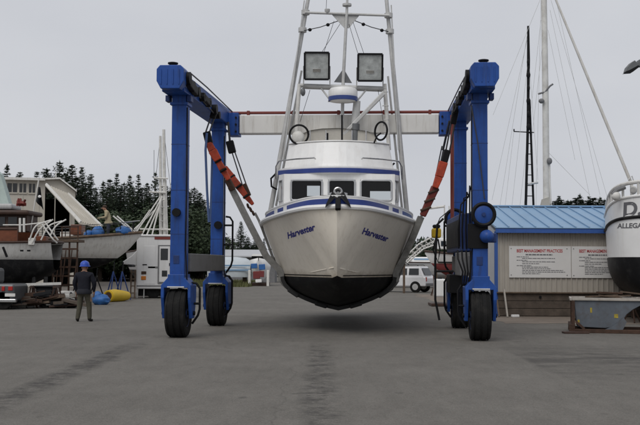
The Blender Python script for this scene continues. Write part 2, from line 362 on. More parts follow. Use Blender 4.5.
# ------------------------------------------------------------------ text
def text_geo(body, size=1.0, shear=0.0, offset=0.0, align='LEFT', spacing=1.0, res=3):
    c = bpy.data.curves.new('t', 'FONT'); c.body = body; c.size = size; c.shear = shear; c.offset = offset; c.align_x = align; c.space_character = spacing; c.resolution_u = res
    o = bpy.data.objects.new('t', c); COL.objects.link(o); bpy.context.view_layer.update()
    dg = bpy.context.evaluated_depsgraph_get(); me = o.evaluated_get(dg).to_mesh()
    vs = [v.co.copy() for v in me.vertices]; fs = [tuple(p.vertices) for p in me.polygons]
    o.evaluated_get(dg).to_mesh_clear(); bpy.data.objects.remove(o); bpy.data.curves.remove(c); return vs, fs
def text_on(name, m, parent, body, org, xa, ya, size, fit_w=None, nrm=None, thick=.004, **kw):
    vs, fs = text_geo(body, size, **kw); org, xa, ya = Vector(org), Vector(xa).normalized(), Vector(ya).normalized()
    if fit_w:
        w = max(v.x for v in vs)-min(v.x for v in vs); k = fit_w/w; vs = [Vector((v.x*k, v.y, 0)) for v in vs]
    s = MB(); s.add([org+xa*v.x+ya*v.y for v in vs], fs); return s.build(name, m, parent)
def text_project(name, m, parent, body, org, xa, ya, size, ray, bvh, off=.008, fit_w=None, **kw):
    vs, fs = text_geo(body, size, **kw); org, xa, ya, ray = Vector(org), Vector(xa).normalized(), Vector(ya).normalized(), Vector(ray).normalized()
    if fit_w:
        w = max(v.x for v in vs)-min(v.x for v in vs); k = fit_w/w; vs = [Vector((v.x*k, v.y, 0)) for v in vs]
    out = []
    for v in vs:
        p = org+xa*v.x+ya*v.y; h = bvh.ray_cast(p, ray)
        out.append(h[0]-ray*off if h[0] is not None else p)
    s = MB(); s.add(out, fs); return s.build(name, m, parent)

# ------------------------------------------------------------------ hulls
def crom(keys, t):
    """Catmull-Rom through rows (t, a, b, ...)"""
    n = len(keys); i = 0
    while i < n-2 and t > keys[i+1][0]: i += 1
    p0, p1, p2, p3 = keys[max(i-1, 0)], keys[i], keys[i+1], keys[min(i+2, n-1)]
    h = p2[0]-p1[0]; u = (t-p1[0])/h; out = []
    for k in range(1, len(p1)):
        m1 = (p2[k]-p0[k])/(p2[0]-p0[0])*h if p2[0] != p0[0] else 0; m2 = (p3[k]-p1[k])/(p3[0]-p1[0])*h if p3[0] != p1[0] else 0
        out.append((2*u**3-3*u*u+1)*p1[k]+(u**3-2*u*u+u)*m1+(-2*u**3+3*u*u)*p2[k]+(u**3-u*u)*m2)
    return out
class Hull:
    """keys: (t, half beam at sheer, sheer z, half beam at waterline, keel z); t runs bow to stern"""
    def __init__(s, T, keys, wlz, n=44, flare=1.25, nt=9, nb=7, bil=.9, vee=.45):
        s.T, s.keys, s.wlz = T, keys, wlz; t0, t1 = keys[0][0], keys[-1][0]; s.rows = []
        for i in range(n+1):
            u = i/n; t = t0+(t1-t0)*(u**1.5 if keys[0][1] < .2 else u); b, sh, w, k = crom(keys, t); b = max(b, .02)
            zw = max(wlz, k); w = 0.0 if k >= wlz else max(w, .01)
            top = [(w+(b-w)*((j/nt)**flare), zw+(sh-zw)*j/nt) for j in range(nt+1)]
            bot = []
            for j in range(nb+1):
                v = j/nb; bot.append((w*math.sin(v*math.pi/2)**bil, k+(zw-k)*(vee*v+(1-vee)*(1-math.cos(v*math.pi/2)))))
            s.rows.append((t, top, bot))
    def pt(s, x, t, z): return s.T @ Vector((x, t, z))
    def topsides(s):
        m = MB(s.T)
        for sg in (-1, 1): m.loft([[(sg*x, t, z) for x, z in top] for t, top, bot in s.rows])
        t, top, bot = s.rows[-1]
        m.add([(x, t, z) for x, z in top]+[(-x, t, z) for x, z in reversed(top)], [tuple(range(2*len(top)))]); return m
    def bottom(s):
        m = MB(s.T)
        for sg in (-1, 1): m.loft([[(sg*x, t, z) for x, z in bot] for t, top, bot in s.rows])
        t, top, bot = s.rows[-1]; b = [(x, t, z) for x, z in bot]
        m.add(b+[(-x, t, z) for x, z in reversed(bot)], [tuple(range(2*len(bot)))]); return m
    def deck(s, dz=-.06, inset=.97):
        m = MB(s.T); m.loft([[(-top[-1][0]*inset, t, top[-1][1]+dz), (0, t, top[-1][1]+dz+.03), (top[-1][0]*inset, t, top[-1][1]+dz)] for t, top, bot in s.rows]); return m
    def edge(s, sg, inset=1.0, dz=0.0, out=0.0, t0=-1e9, t1=1e9, lvl=-1):
        pts = []
        for t, top, bot in s.rows:
            if t0 <= t <= t1: pts.append(Vector((sg*(top[lvl][0]*inset+out), t, top[lvl][1]+dz)))
        return pts
    def rail(s, r=.05, dz=0.0, t0=-1e9, t1=1e9, lvl=-1, out=0.0, n=8):
        m = MB(s.T); a = s.edge(-1, 1, dz, out, t0, t1, lvl); b = s.edge(1, 1, dz, out, t0, t1, lvl)
        if t0 < -1e8: m.tube(list(reversed(a))+b, r, n)
        else: m.tube(a, r, n); m.tube(b, r, n)
        return m
    def strip(s, inset, z0, z1, th, t0=-1e9, t1=1e9, sides=(-1, 1)):
        m = MB(s.T)
        for sg in sides:
            e = s.edge(sg, 1, 0, 0, t0, t1)
            rows = []
            for p in e:
                xo = max(abs(p.x)-inset, .0)*sg; xi = max(abs(p.x)-inset-th, .0)*sg
                rows.append([(xo, p.y, p.z+z0), (xo, p.y, p.z+z1), (xi, p.y, p.z+z1), (xi, p.y, p.z+z0)])
            m.loft(rows, True)
            for r_ in (rows[0], rows[-1]): m.add(r_, [(0,1,2,3)])
        return m
    def bvh(s, bottom=False):
        m = s.topsides()
        if bottom: b = s.bottom(); m.T = I4; m.add(b.v, b.f)
        return BVHTree.FromPolygons(m.v, m.f)

# ------------------------------------------------------------------ travel lift
LYAW = -R(4.0)
LT = Matrix.Translation((0.35, 26.05, 0)) @ Matrix.Rotation(LYAW, 4, 'Z')
def side(su, k=.03):             # the two sides toe in a little towards the rear
    return LT @ Matrix(((1, -su*k, 0, -su*k*2.3), (0, 1, 0, 0), (0, 0, 1, 0), (0, 0, 0, 1)))
LL = {-1: side(-1), 1: side(1)}
lift = thing('travel_lift', 'big blue four-legged boat hoist on wheels straddling the hanging white boat', 'boat hoist', (0.35, 26.05, 0), LYAW)
FV, RV = -2.3, 2.3; HU = 3.57
tyre_me = None
for sv, v in ((-1, FV), (1, RV)):
    for su in (-1, 1):
        u = su*HU; SL = LL[su]
        # post
        MB(SL).box(u-.175, u+.175, v-.2, v+.2, 1.42, 5.8).build('post', M['blue'], lift, bevel=.02)
        MB(SL).box(u-.215, u+.215, v-.24, v+.24, 5.55, 5.62).build('post_flange', M['blue'], lift, bevel=.01)
        # fork head and arms
        fk = MB(SL)
        fk.prism([(u-.2, v-.3, 1.5), (u-.2, v-.3, 1.42), (u-.36, v-.3, 1.24), (u-.36, v-.3, .95), (u-.285, v-.3, .95), (u-.285, v-.3, 1.18), (u+.285, v-.3, 1.18), (u+.285, v-.3, .95), (u+.36, v-.3, .95), (u+.36, v-.3, 1.24), (u+.2, v-.3, 1.42), (u+.2, v-.3, 1.5)], (0, .6, 0))
        for k in (-1, 1): fk.prism([(u+k*.3225-.0375, v-.3, .95), (u+k*.3225-.0375, v+.3, .95), (u+k*.3225-.0375, v+.14, .45), (u+k*.3225-.0375, v-.14, .45)], (.075, 0, 0))
        fork = fk.build('wheel_fork', M['blue'], lift, bevel=.012)
        MB(SL).box(u-.2, u+.2, v-.33, v-.3, 1.19, 1.215).build('mudguard_edge', M['beam_white'], fork)
        # wheel
        wa = (LT.to_3x3() @ Vector((1, 0, 0)))
        c = SL @ Vector((u, v, .575))
        prof = [(-.2,.32),(-.228,.40),(-.238,.47),(-.225,.54),(-.185,.572),(-.175,.575),(-.17,.558),(-.13,.558),(-.125,.578),(-.03,.58),(-.025,.56),(.025,.56),(.03,.58),(.125,.578),(.13,.558),(.17,.558),(.175,.575),(.185,.572),(.225,.54),(.238,.47),(.228,.40),(.2,.32)]
        ty = MB().lathe(c, wa, prof, 40).build('tyre', M['rubber'], lift, smooth=True)
        MB().lathe(c, wa, [(-.22,.07),(-.22,.1),(-.12,.12),(-.1,.26),(-.21,.33),(.21,.33),(.1,.26),(.12,.12),(.22,.1),(.22,.07)], 28).build('rim', M['blue_dark'], ty, smooth=True)
        MB(SL).cyl((u-.4, v, .575), (u+.4, v, .575), .05, n=14).build('axle', M['black'], fork, smooth=True)
for su in (-1, 1):
    u = su*(HU+.01); SL = LL[su]
    # top girder with shaped nose
    g = MB(SL)
    g.box(u-.27, u+.27, -3.05, 2.75, 5.78, 6.22)
    gd = g.build('top_girder', M['blue'], lift, bevel=.02)
    ns = MB(SL)
    sec = [(-.32, 5.98), (-.32, 6.26), (-.24, 6.35), (.24, 6.35), (.32, 6.26), (.32, 5.98), (.22, 5.8), (-.22, 5.8)]
    ns.prism([(u+a, -3.36, z) for a, z in sec], (0, .55, 0))
    ns.build('girder_nose', M['blue'], gd, bevel=.015)
    MB(SL).lathe((u, -3.1, 6.36), (0, 0, 1), [(0, .09), (.05, .09), (.06, .12), (.09, .12), (.1, .08)], 18).build('nose_cap', M['black'], gd, smooth=True)
    for k in range(4): MB(SL).box(u-.22+k*.14, u-.2+k*.14, -3.378, -3.36, 5.9, 6.25).build('nose_rib', M['blue'], gd)
    for k, du in enumerate((-.26, .26)): MB(SL).box(u+du-.05, u+du+.05, -2.56, -2.3, 5.63, 5.78).build('gusset', M['blue_dark'], lift, bevel=.01)
    # lower side beam, grey, between the legs
    MB(SL).box(u-su*.1-.15, u-su*.1+.15, FV+.2, RV-.2, 1.56, 2.0).build('side_beam', M['lift_grey'], lift, bevel=.02)
    # hoist sheaves and blocks along the inner face of the girder
    ui = u-su*.34
    for k, (v0, z0, r0) in enumerate(((-3.0,6.1,.15),(-2.55,5.98,.13),(-2.0,5.95,.12),(-1.4,5.92,.11),(-.7,5.9,.12),(.1,5.85,.13),(.5,5.75,.1))):
        MB(SL).cyl((ui-.06, v0, z0), (ui+.06, v0, z0), r0, n=16).build('sheave', M['black'], gd, smooth=True)
    MB(SL).beam((ui, -3.0, 6.02), (ui, -2.2, 5.92), .13, .2).build('hoist_block', M['black'], gd, bevel=.02)
    MB(SL).beam((ui, -1.5, 5.95), (ui, -.6, 5.88), .12, .16).build('hoist_block', M['black'], gd, bevel=.02)
    MB(SL).tube([(ui+.02, -2.9, 6.25), (ui+.02, -1.0, 6.24), (ui+.02, 2.6, 6.14)], .018, 6).build('wire_rope', M['cable'], gd)
    MB(SL).tube([(ui-.03, -2.9, 6.0), (ui-.03, 0.4, 5.72)], .018, 6).build('wire_rope', M['cable'], gd)
    # cross beam end plate
    MB(SL).box(u-su*.42-.15, u-su*.42+.15, 2.28, 2.78, 5.44, 6.1).build('end_plate', M['blue'], lift, bevel=.015)
    for k in range(3): MB(SL).cyl((u-su*.5, 2.25, 5.55+k*.2), (u-su*.5, 2.29, 5.55+k*.2), .03, n=8).build('bolt', M['black'], lift)
# cross beam at the rear
MB(LT).box(-HU+.58+.14, HU-.58-.14, 2.33, 2.73, 5.5, 6.03).build('cross_beam', M['beam_white'], lift, bevel=.02)
rp = MB(LT).cyl((-HU+.42, 2.4, 6.1), (HU-.42, 2.4, 6.1), .042, n=10).build('red_pipe', M['red_pipe'], lift, smooth=True)
for k in range(5): MB(LT).box(-2.6+k*1.3-.04, -2.6+k*1.3+.04, 2.34, 2.46, 6.03, 6.155).build('pipe_bracket', M['red_pipe'], rp)
# weld bands, inspection plates and hoses on the legs
for su in (-1, 1):
    for v in (FV, RV):
        for z in (2.45, 3.5, 4.6): MB(LL[su]).box(su*HU-.179, su*HU+.179, v-.204, v+.204, z, z+.014).build('weld_band', M['blue_dark'], lift)
        MB(LL[su]).box(su*HU-.09, su*HU+.05, v-.21, v-.2, 1.75, 1.95).build('inspection_plate', M['blue_dark'], lift, bevel=.005)
    MB(LL[su]).tube([(su*(HU-.19), FV-.15, 5.5), (su*(HU-.2), FV-.15, 3.6), (su*(HU-.19), FV-.16, 2.1), (su*(HU-.24), FV-.2, 1.4), (su*(HU-.3), FV-.1, .8)], .016, 6).build('hydraulic_hose', M['black'], lift, smooth=True)
    MB(LL[su]).tube([(su*(HU-.19), RV-.15, 5.4), (su*(HU-.21), RV-.15, 3.2), (su*(HU-.19), RV-.16, 2.0), (su*(HU-.26), RV-.2, 1.3), (su*(HU-.32), RV-.1, .8)], .016, 6).build('hydraulic_hose', M['black'], lift, smooth=True)
    for k in range(6): MB(LL[su]).cyl((su*HU-.15+k*.06, FV-.24, 1.46), (su*HU-.15+k*.06, FV-.215, 1.46), .016, n=6).build('bolt', M['black'], lift)
# pipes, hoses and machinery on the legs
MB(LL[1]).tube([(HU-.33, 1.0, 5.8), (HU-.33, 1.0, 2.9)], .05, 8).build('red_riser_pipe', M['red_pipe'], lift, smooth=True)
MB(LL[-1]).cyl((-HU-.02, FV-.21, 2.97), (-HU-.02, FV-.29, 2.97), .1, n=18).build('post_sheave', M['black'], lift, smooth=True)
MB(LL[-1]).cyl((-HU+.05, RV-.21, 2.85), (-HU+.05, RV-.3, 2.85), .11, n=18).build('post_sheave', M['black'], lift, smooth=True)
def reel(u, v, z, r):
    o = MB(LL[1]).lathe((u, v, z), (0, -1, 0), [(0,r*.9),(.05,r*.9),(.06,r),(.1,r),(.11,r*.95),(.11,r*.2)], 28).build('hose_reel', M['blue'], lift, smooth=True)
    MB(LL[1]).ring((u, v-.09, z), (0, -1, 0), r, .05, 28, 6).build('reel_rim', M['black'], o, smooth=True)
    MB(LL[1]).cyl((u, v-.1, z), (u, v-.16, z), r*.18, n=10).build('reel_hub', M['blue_dark'], o, smooth=True)
reel(HU+.06, FV-.22, 2.93, .25); reel(HU-.18, RV-.24, 3.05, .24)
MB(LL[1]).lathe((HU+.12, FV-.2, 2.42), (0,-1,0), [(0,.13),(.1,.15),(.3,.15),(.36,.1),(.4,.05)], 18).build('drive_motor', M['blue'], lift, smooth=True)
MB(LL[1]).box(HU+.2, HU+.36, FV-.3, FV-.05, 2.28, 2.5).build('valve_block', M['blue_dark'], lift, bevel=.02)
eng = MB(LL[1]).box(HU-.4, HU+.05, FV+.35, RV-.4, 2.08, 3.0).build('engine_housing', M['blue_dark'], lift, bevel=.03)
MB(LL[1]).box(HU-.43, HU-.4, FV+.5, RV-.6, 2.2, 2.85).build('radiator_grille', M['black'], eng)
for k in range(5): MB(LL[1]).tube([(HU-.45+k*.09, FV+.34, 2.15), (HU-.47+k*.09, FV+.25, 2.6), (HU-.4+k*.07, FV+.3, 3.2+.15*k), (HU-.2, FV+.4, 3.4)], .02, 6).build('hydraulic_hose', M['black'], lift, smooth=True)
MB(LL[1]).box(HU-.3, HU+.172, FV-.24, FV-.2, 2.14, 2.72).build('control_panel', M['black'], lift, bevel=.01)
for k in range(4): MB(LL[1]).tube([(HU-.5+k*.1, FV+.1, 2.1), (HU-.5+k*.1, FV, 1.9), (HU-.4+k*.06, FV-.1, 1.6), (HU-.42+k*.05, FV, 1.3)], .02, 6).build('hydraulic_hose', M['black'], lift, smooth=True)
MB(LL[1]).box(HU-.42, HU-.1, FV+.3, FV+1.6, 1.5, 2.06).build('hydraulic_tank', M['lift_grey'], lift, bevel=.02)
MB(LL[1]).box(HU-.4, HU-.05, RV-1.3, RV-.3, 1.0, 1.5).build('battery_box', M['black'], lift, bevel=.02)
# black bent guard bars at the wheels
def guard(pts, r=.028):
    MB(LL[1 if pts[0][0] > 0 else -1]).tube(pts, r, 8).build('guard_bar', M['black'], lift, smooth=True)
def bend(u, v, su, z0, z1):
    guard([(u, v, z1), (u-su*.12, v, z1-.02), (u-su*.2, v, z1-.14), (u-su*.2, v, z0+.35), (u-su*.16, v, z0+.2), (u-su*.02, v, z0)])
for su in (-1, 1):
    bend(su*(HU-.3), FV+.05, su, .32, 1.3)
    bend(su*(HU-.24), RV-.1, su, .3, 1.42); bend(su*(HU-.24), RV-.1, su, 1.5, 3.1)
    guard([(su*(HU-.2), RV-.1, 2.3), (su*(HU-.44), RV-.1, 2.3)]); guard([(su*(HU-.2), RV-.1, 2.85), (su*(HU-.44), RV-.1, 2.85)])
    guard([(su*(HU-.3), FV+.05, .8), (su*(HU-.5), FV+.05, .8)])
guard([(HU-.75, FV+1.1, 2.9), (HU-.9, FV+1.1, 2.75), (HU-.95, FV+1.1, 1.9), (HU-.95, FV+1.1, .9), (HU-.85, FV+1.1, .4)])
guard([(HU-.95, FV+1.1, 1.6), (HU-.5, FV+1.1, 1.6)])
# slack blue strap hanging by the rear left leg and cable on the front right leg
MB().tube([P(207,133,26.3), P(205.5,150,26.3), P(207,190,26.6), P(209,222,26.8)], .035, 6).build('hanging_strap', M['strap_blue'], lift, smooth=True)
MB().tube([P(211,142,26.4), P(212,160,26.5), P(211,200,26.7), P(210,222,26.8)], .03, 6).build('hanging_strap', M['strap_blue'], lift, smooth=True)
MB(LT).tube([(HU-.2, FV-.23, 5.5), (HU-.05, FV-.23, 4.6), (HU+.1, FV-.23, 3.3)], .015, 6).build('wire_rope', M['cable'], lift)

# ------------------------------------------------------------------ Harvester
BYAW = -R(1.7); BLOC = Vector((0.40+math.sin(R(1.7))*6, 29.6, 0))
BT = Matrix.Translation(BLOC) @ Matrix.Rotation(BYAW, 4, 'Z')
BH = BT @ Matrix.Translation((0, -6, 0))           # hull frame: t from the bow
boat = thing('fishing_boat', 'white fishing boat with blue trim and black bottom hanging bow-on in the hoist slings', 'boat', BLOC, BYAW)
H = Hull(BH, [(0,.05,3.12,0,3.0),(.1,.38,3.11,0,2.6),(.3,.7,3.1,0,2.1),(.65,.99,3.07,.0,1.62),(1.1,1.23,3.04,.22,1.24),(2.0,1.58,2.99,.74,.87),(2.8,1.85,2.95,1.15,.7),(3.6,2.05,2.91,1.46,.62),(4.5,2.17,2.88,1.62,.58),(6,2.2,2.85,1.7,.56),(9,2.1,2.86,1.6,.56),(11.6,1.85,2.92,1.3,.7)], 1.43, n=60, flare=1.05, bil=1.0, vee=.62)
tops = H.topsides().build('topsides', M['hull_white'], boat, smooth=True)
H.bottom().build('bottom', M['antifoul'], boat, smooth=True)
H.deck(-.05).build('deck', M['gel_white'], boat, smooth=True)
H.rail(.065, .0, out=.01).build('rub_rail', M['gel_white'], boat, smooth=True)
# boot stripe just above the black
bs = MB(BH)
for sg in (-1, 1):
    rows = []
    for t, top, bot in H.rows:
        if top[0][1] < 1.44:
            f = lambda z: (top[0][0]+(top[-1][0]-top[0][0])*((z-top[0][1])/(top[-1][1]-top[0][1]))**1.05)
            rows.append([(sg*(f(1.465)+.006), t-.006, 1.465), (sg*(f(1.49)+.006), t-.006, 1.49)])
    bs.loft(rows)
bs.build('boot_stripe', M['antifoul'], tops, smooth=True)
bulw = H.strip(.1, 0, .25, .05).build('bulwark', M['gel_white'], boat, smooth=True)
tb = [(0,1.5),(1.62,2.3),(2.42,3.9),(4.05,5.5),(5.7,7.4),(7.8,9.2)]
for a, b in tb:
    for sg in (-1, 1):
        m = H.strip(.094, .07, .2, .01, a, b, (sg,)); m.build('blue_stripe', M['trim_blue'], bulw, smooth=True)
H.strip(.085, .25, .28, .08).build('cap_rail', M['gel_white'], bulw, smooth=True)
HB = H.bvh()
# names on both bows
for sg, px, py, ang, nm in ((-1, 283.2, 235.2, 14, 'Harvester'), (1, 364.8, 231.2, -13, 'Harvester')):
    o0 = P(px, py, 22.5); xa = Vector((math.cos(R(ang)), 0, math.sin(R(ang)))); ya = Vector((-math.sin(R(ang)), 0, math.cos(R(ang))))
    text_project('name_lettering', M['letter_blue'], tops, nm, o0, xa, ya, .22, (0, 1, 0), HB, fit_w=.74, shear=.2, offset=.007, res=6)
# spray knuckle beside the stem
for sg in (-1, 1):
    pts = []
    for i in range(7):
        u = i/6; o0 = BH @ Vector((sg*(.02+.62*u), -1, 1.68-.14*u)); h = HB.ray_cast(o0, Vector((0, 1, 0)))
        if h[0] is not None: pts.append(h[0])
    if len(pts) > 2: MB().tube(pts, [.008]+[.013]*(len(pts)-2)+[.004], 6).build('spray_rail', M['hull_white'], tops, smooth=True)
# cabin: plan outline (x, t), raked slightly
def cab_pt(x, t, z, rake=.12): return (x, t+(z-3.0)*rake*.6, z)
Z0, Z1 = 2.86, 4.16
FT = 2.75
def wall_grid(mb, xs, zs, holes, f, th):
    """cells of a wall except those listed; f(x,z,depth)->point"""
    for i in range(len(xs)-1):
        for j in range(len(zs)-1):
            if (i, j) in holes: continue
            q = [f(xs[i], zs[j], 0), f(xs[i+1], zs[j], 0), f(xs[i+1], zs[j+1], 0), f(xs[i], zs[j+1], 0)]
            b = [f(xs[i], zs[j], th), f(xs[i+1], zs[j], th), f(xs[i+1], zs[j+1], th), f(xs[i], zs[j+1], th)]
            mb.add(q+b, [(0,1,2,3),(7,6,5,4),(0,4,5,1),(1,5,6,2),(2,6,7,3),(3,7,4,0)])
WX = [-1.42, -1.27, -.42, -.27, .45, .58, 1.42, 1.5]
WZ = [Z0, 3.44, 4.0, Z1]
ff = lambda x, z, d: (x, FT+(z-3.0)*.1+d+.05*x*x, z)
cw = MB(BH); wall_grid(cw, WX, WZ, {(1,1),(3,1),(5,1)}, ff, .06)
SX = 1.62; ST0 = 3.35; ST1 = 4.9
for sg in (-1, 1):           # canted corner with a narrow window, then the straight side
    a = Vector((sg*1.45, FT+.1, 0)); b = Vector((sg*SX, ST0, 0))
    fc = lambda u, z, d, a=a, b=b, sg=sg: (lerp(a.x, b.x, u)-sg*d, lerp(a.y, b.y, u)+(z-3.0)*.1*(1-u), z)
    wall_grid(cw, [0, .2, .85, 1], WZ, {(1, 1)}, fc, .05)
    fs_ = lambda t, z, d, sg=sg: (sg*(SX-d), t, z)
    wall_grid(cw, [ST0, 3.65, 4.6, ST1], WZ, {(1, 1)}, fs_, .05)
fr_ = lambda x, z, d: (x, ST1+d, z)
wall_grid(cw, [-SX, -.92, -.55, .88, 1.47, SX], [Z0, 3.58, 3.7, 3.85, 4.0, Z1], {(1, 2), (1, 3), (3, 1), (3, 2)}, fr_, .05)
cab = cw.build('cabin', M['gel_white'], boat)
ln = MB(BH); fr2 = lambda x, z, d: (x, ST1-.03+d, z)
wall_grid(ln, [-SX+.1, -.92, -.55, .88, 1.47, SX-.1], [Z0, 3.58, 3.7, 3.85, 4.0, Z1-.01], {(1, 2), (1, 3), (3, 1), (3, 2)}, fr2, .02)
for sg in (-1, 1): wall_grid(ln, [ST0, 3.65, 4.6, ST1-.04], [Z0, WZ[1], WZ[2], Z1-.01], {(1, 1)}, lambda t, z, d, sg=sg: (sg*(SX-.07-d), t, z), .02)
ln.build('shade_lining', M['interior'], cab)  # near-black panels added inside the white walls; the shade is in their colour
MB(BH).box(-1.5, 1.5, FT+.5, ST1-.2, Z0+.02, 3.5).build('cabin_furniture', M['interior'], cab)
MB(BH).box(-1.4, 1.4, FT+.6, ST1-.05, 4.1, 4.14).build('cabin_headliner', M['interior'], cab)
def rrect(x0, x1, z0, z1, r, f, n=5):
    out = []
    for cx, cz, a0 in ((x1-r, z1-r, 0), (x0+r, z1-r, 90), (x0+r, z0+r, 180), (x1-r, z0+r, 270)):
        for k in range(n+1):
            a = R(a0+90*k/n); out.append(f(cx+r*math.cos(a), cz+r*math.sin(a)))
    return out
for i0 in (1, 3, 5):
    x0, x1 = WX[i0], WX[i0+1]
    fw = MB(BH).tube(rrect(x0+.01, x1-.01, WZ[1]+.01, WZ[2]-.01, .07, lambda x, z: ff(x, z, -.012)), .028, 6, True).build('window_frame', M['frame'], cab, smooth=True)
    MB(BH).add([ff(x0, WZ[1], .03), ff(x1, WZ[1], .03), ff(x1, WZ[2], .03), ff(x0, WZ[2], .03)], [(0,1,2,3)]).build('pane', M['glass'], fw)
for sg in (-1, 1):
    a = Vector((sg*1.45, FT+.1, 0)); b = Vector((sg*SX, ST0, 0))
    f2 = lambda u, z, d=-.012: (lerp(a.x, b.x, u)-sg*d, lerp(a.y, b.y, u)+(z-3.0)*.1*(1-u), z)
    fw = MB(BH).tube(rrect(.2, .85, WZ[1], WZ[2], .06, f2), .02, 6, True).build('window_frame', M['frame'], cab, smooth=True)
    MB(BH).add([f2(.2, WZ[1], .02), f2(.85, WZ[1], .02), f2(.85, WZ[2], .02), f2(.2, WZ[2], .02)], [(0,1,2,3)]).build('pane', M['glass'], fw)
    for (t0_, t1_) in ((3.65, 4.6),):
        MB(BH).add([(sg*(SX-.02), t0_, WZ[1]), (sg*(SX-.02), t1_, WZ[1]), (sg*(SX-.02), t1_, WZ[2]), (sg*(SX-.02), t0_, WZ[2])], [(0,1,2,3)]).build('pane', M['glass'], cab)
# brow with blue stripe, then the flybridge
def arc_plan(hw, t0, bulge, t1, n=14):
    pts = [(hw, t1)]
    pts += [(hw*math.cos(math.pi*k/n)**1 if False else hw*(1-2*k/n), t0+bulge*((1-2*k/n)**2)) for k in range(n+1)]
    pts.append((-hw, t1)); return pts
def plan_prism(pl, z0, z1, pl1=None):
    pl1 = pl1 or pl; m = MB(BH); n = len(pl)
    m.add([(x, t, z0) for x, t in pl]+[(x, t, z1) for x, t in pl1], [tuple(range(n)), tuple(range(2*n-1, n-1, -1))]+[(i, (i+1) % n, n+(i+1) % n, n+i) for i in range(n)]); return m
plan_prism(arc_plan(1.64, FT-.02, .85, ST1+.15), 4.16, 4.185).build('cabin_roof', M['gel_white'], boat)
plan_prism(arc_plan(1.66, FT-.05, .88, ST1+.2), 4.185, 4.3).build('brow_stripe', M['trim_blue'], boat)
plan_prism(arc_plan(1.62, FT-.01, .85, ST1+.1), 4.3, 4.36).build('brow_cap', M['gel_white'], boat, bevel=.015)
fly = plan_prism(arc_plan(1.5, FT+.14, .75, 6.3), 4.36, 5.06, arc_plan(1.38, FT+.42, .75, 6.3)).build('flybridge', M['gel_white'], boat, bevel=.03)
plan_prism(arc_plan(1.4, FT+.4, .75, 6.35), 5.06, 5.1).build('flybridge_coaming', M['gel_white'], fly, bevel=.02)
for sg in (-1, 1):           # stainless hand rails on the flybridge corners
    MB().tube([BH @ Vector((sg*.62, FT+.18, 4.56)), BH @ Vector((sg*.64, FT+.1, 4.58)), BH @ Vector((sg*1.15, FT+.32, 4.57)), BH @ Vector((sg*1.62, FT+.62, 4.55)), BH @ Vector((sg*1.72, FT+.85, 4.42)), BH @ Vector((sg*1.74, FT+1.1, 4.1))], .02, 8).build('hand_rail', M['steel'], boat, smooth=True)
# flybridge furniture behind the coaming
MB().loft([[P(x, y, 27.7), P(x, y, 28.9)] for x, y in ((301,142),(302,134),(309,130.5),(322,128.5),(338,128),(352,129),(366,131),(376,134),(378,142))]).build('canvas_dodger', M['canvas'], boat, smooth=True)
MB().prism([P(302,142,27.75), P(303,134,27.75), P(309,131,27.75), P(322,129,27.75), P(338,128.5,27.75), P(352,129.5,27.75), P(366,131.5,27.75), P(375,134.5,27.75), P(377,142,27.75)], (0, .03, 0)).build('windscreen', M['canvas'], boat)
for x in (310, 326, 352, 366): MB().cyl(P(x,143,27.6), P(x,130.5,27.65), .015).build('dodger_bow', M['steel'], boat)
MB().beam(P(342,142,27.3), P(342,115,27.3), .05, .05).build('antenna_post', M['black'], boat)
MB().beam(P(327.5,142,27.2), P(327.5,133,27.2), .05, .05).build('compass_post', M['black'], boat)
ex = MB().tube([P(354,142,27.9), P(355,125,27.9), P(357,101,27.9)], [.11,.12,.1], 12).build('exhaust_stack', M['alu'], boat, smooth=True)
MB().cyl(P(354.3,142,27.85), P(355,124,27.85), .135).build('stack_jacket', M['lamp_house'], ex, smooth=True)
# hoops (life rings stowed on edge) either side of the bridge
for px, py, ax, rr in ((299,134.5,(.15,1,.1),.26),(381,131,(.75,.6,0),.25)):
    lr = MB().ring(P(px, py, 27.3), ax, rr, .028, 24, 8).build('rope_hoop', M['black'], boat, smooth=True)
MB().ball(P(298,137,27.35), .18, .08, .17, 14, 8).build('searchlight', M['alu_white'], boat, smooth=True)
MB().tube([P(374,143,27), P(377,136,27), P(381,133,27)], .025, 6).build('seat_bracket', M['black'], boat)
# gantry
gl = MB().tube([P(296,146,28), P(297,118,28), P(299.5,84,28)], .058, 10).build('gantry_post', M['alu_white'], boat, smooth=True)
gr = MB().tube([P(389,150,28), P(387,118,28), P(384.5,84,28)], .058, 10).build('gantry_post', M['alu_white'], boat, smooth=True)
for k in range(4):
    y = 92+k*14; c = P(386.5+k*.7, y, 27.9); MB().tube([c+Vector((-.12,0,0)), c+Vector((-.13,-.06,0)), c+Vector((.0,-.06,0)), c+Vector((.03,0,0))], .014, 6).build('step', M['alu'], gr)
MB().cyl(P(300,85.5,28), P(386,88.5,28), .06, n=12).build('cross_arm', M['alu'], boat, smooth=True)
MB().cyl(P(303,88,28.1), P(384,91,28.1), .028, n=8).build('cross_arm_brace', M['alu'], boat, smooth=True)
MB().tube([P(342,130,28), P(343.2,80,28), P(346.7,14,28), P(347.2,2,28), P(347.8,-30,28)], [.05,.05,.045,.035,.03], 10).build('mast', M['alu'], boat, smooth=True)
MB().lathe(P(347,5,28), (0,0,1), [(-.06,.03),(-.03,.13),(.03,.13),(.06,.03)], 16).build('masthead_light', M['alu'], boat, smooth=True)
MB().prism([P(331,13.5,28.03), P(360,14.5,28.03), P(349,28,28.03), P(344.5,28,28.03)], (0,.03,0)).build('mast_gusset', M['alu'], boat)
MB().prism([P(334,82,28.03), P(352,83,28.03), P(344.5,70,28.03), P(342.3,70,28.03)], (0,.03,0)).build('mast_foot_gusset', M['lamp_house'], boat)
MB().cyl(P(305,12.5,28), P(389,15.5,28), .036, n=10).build('spreader', M['alu'], boat, smooth=True)
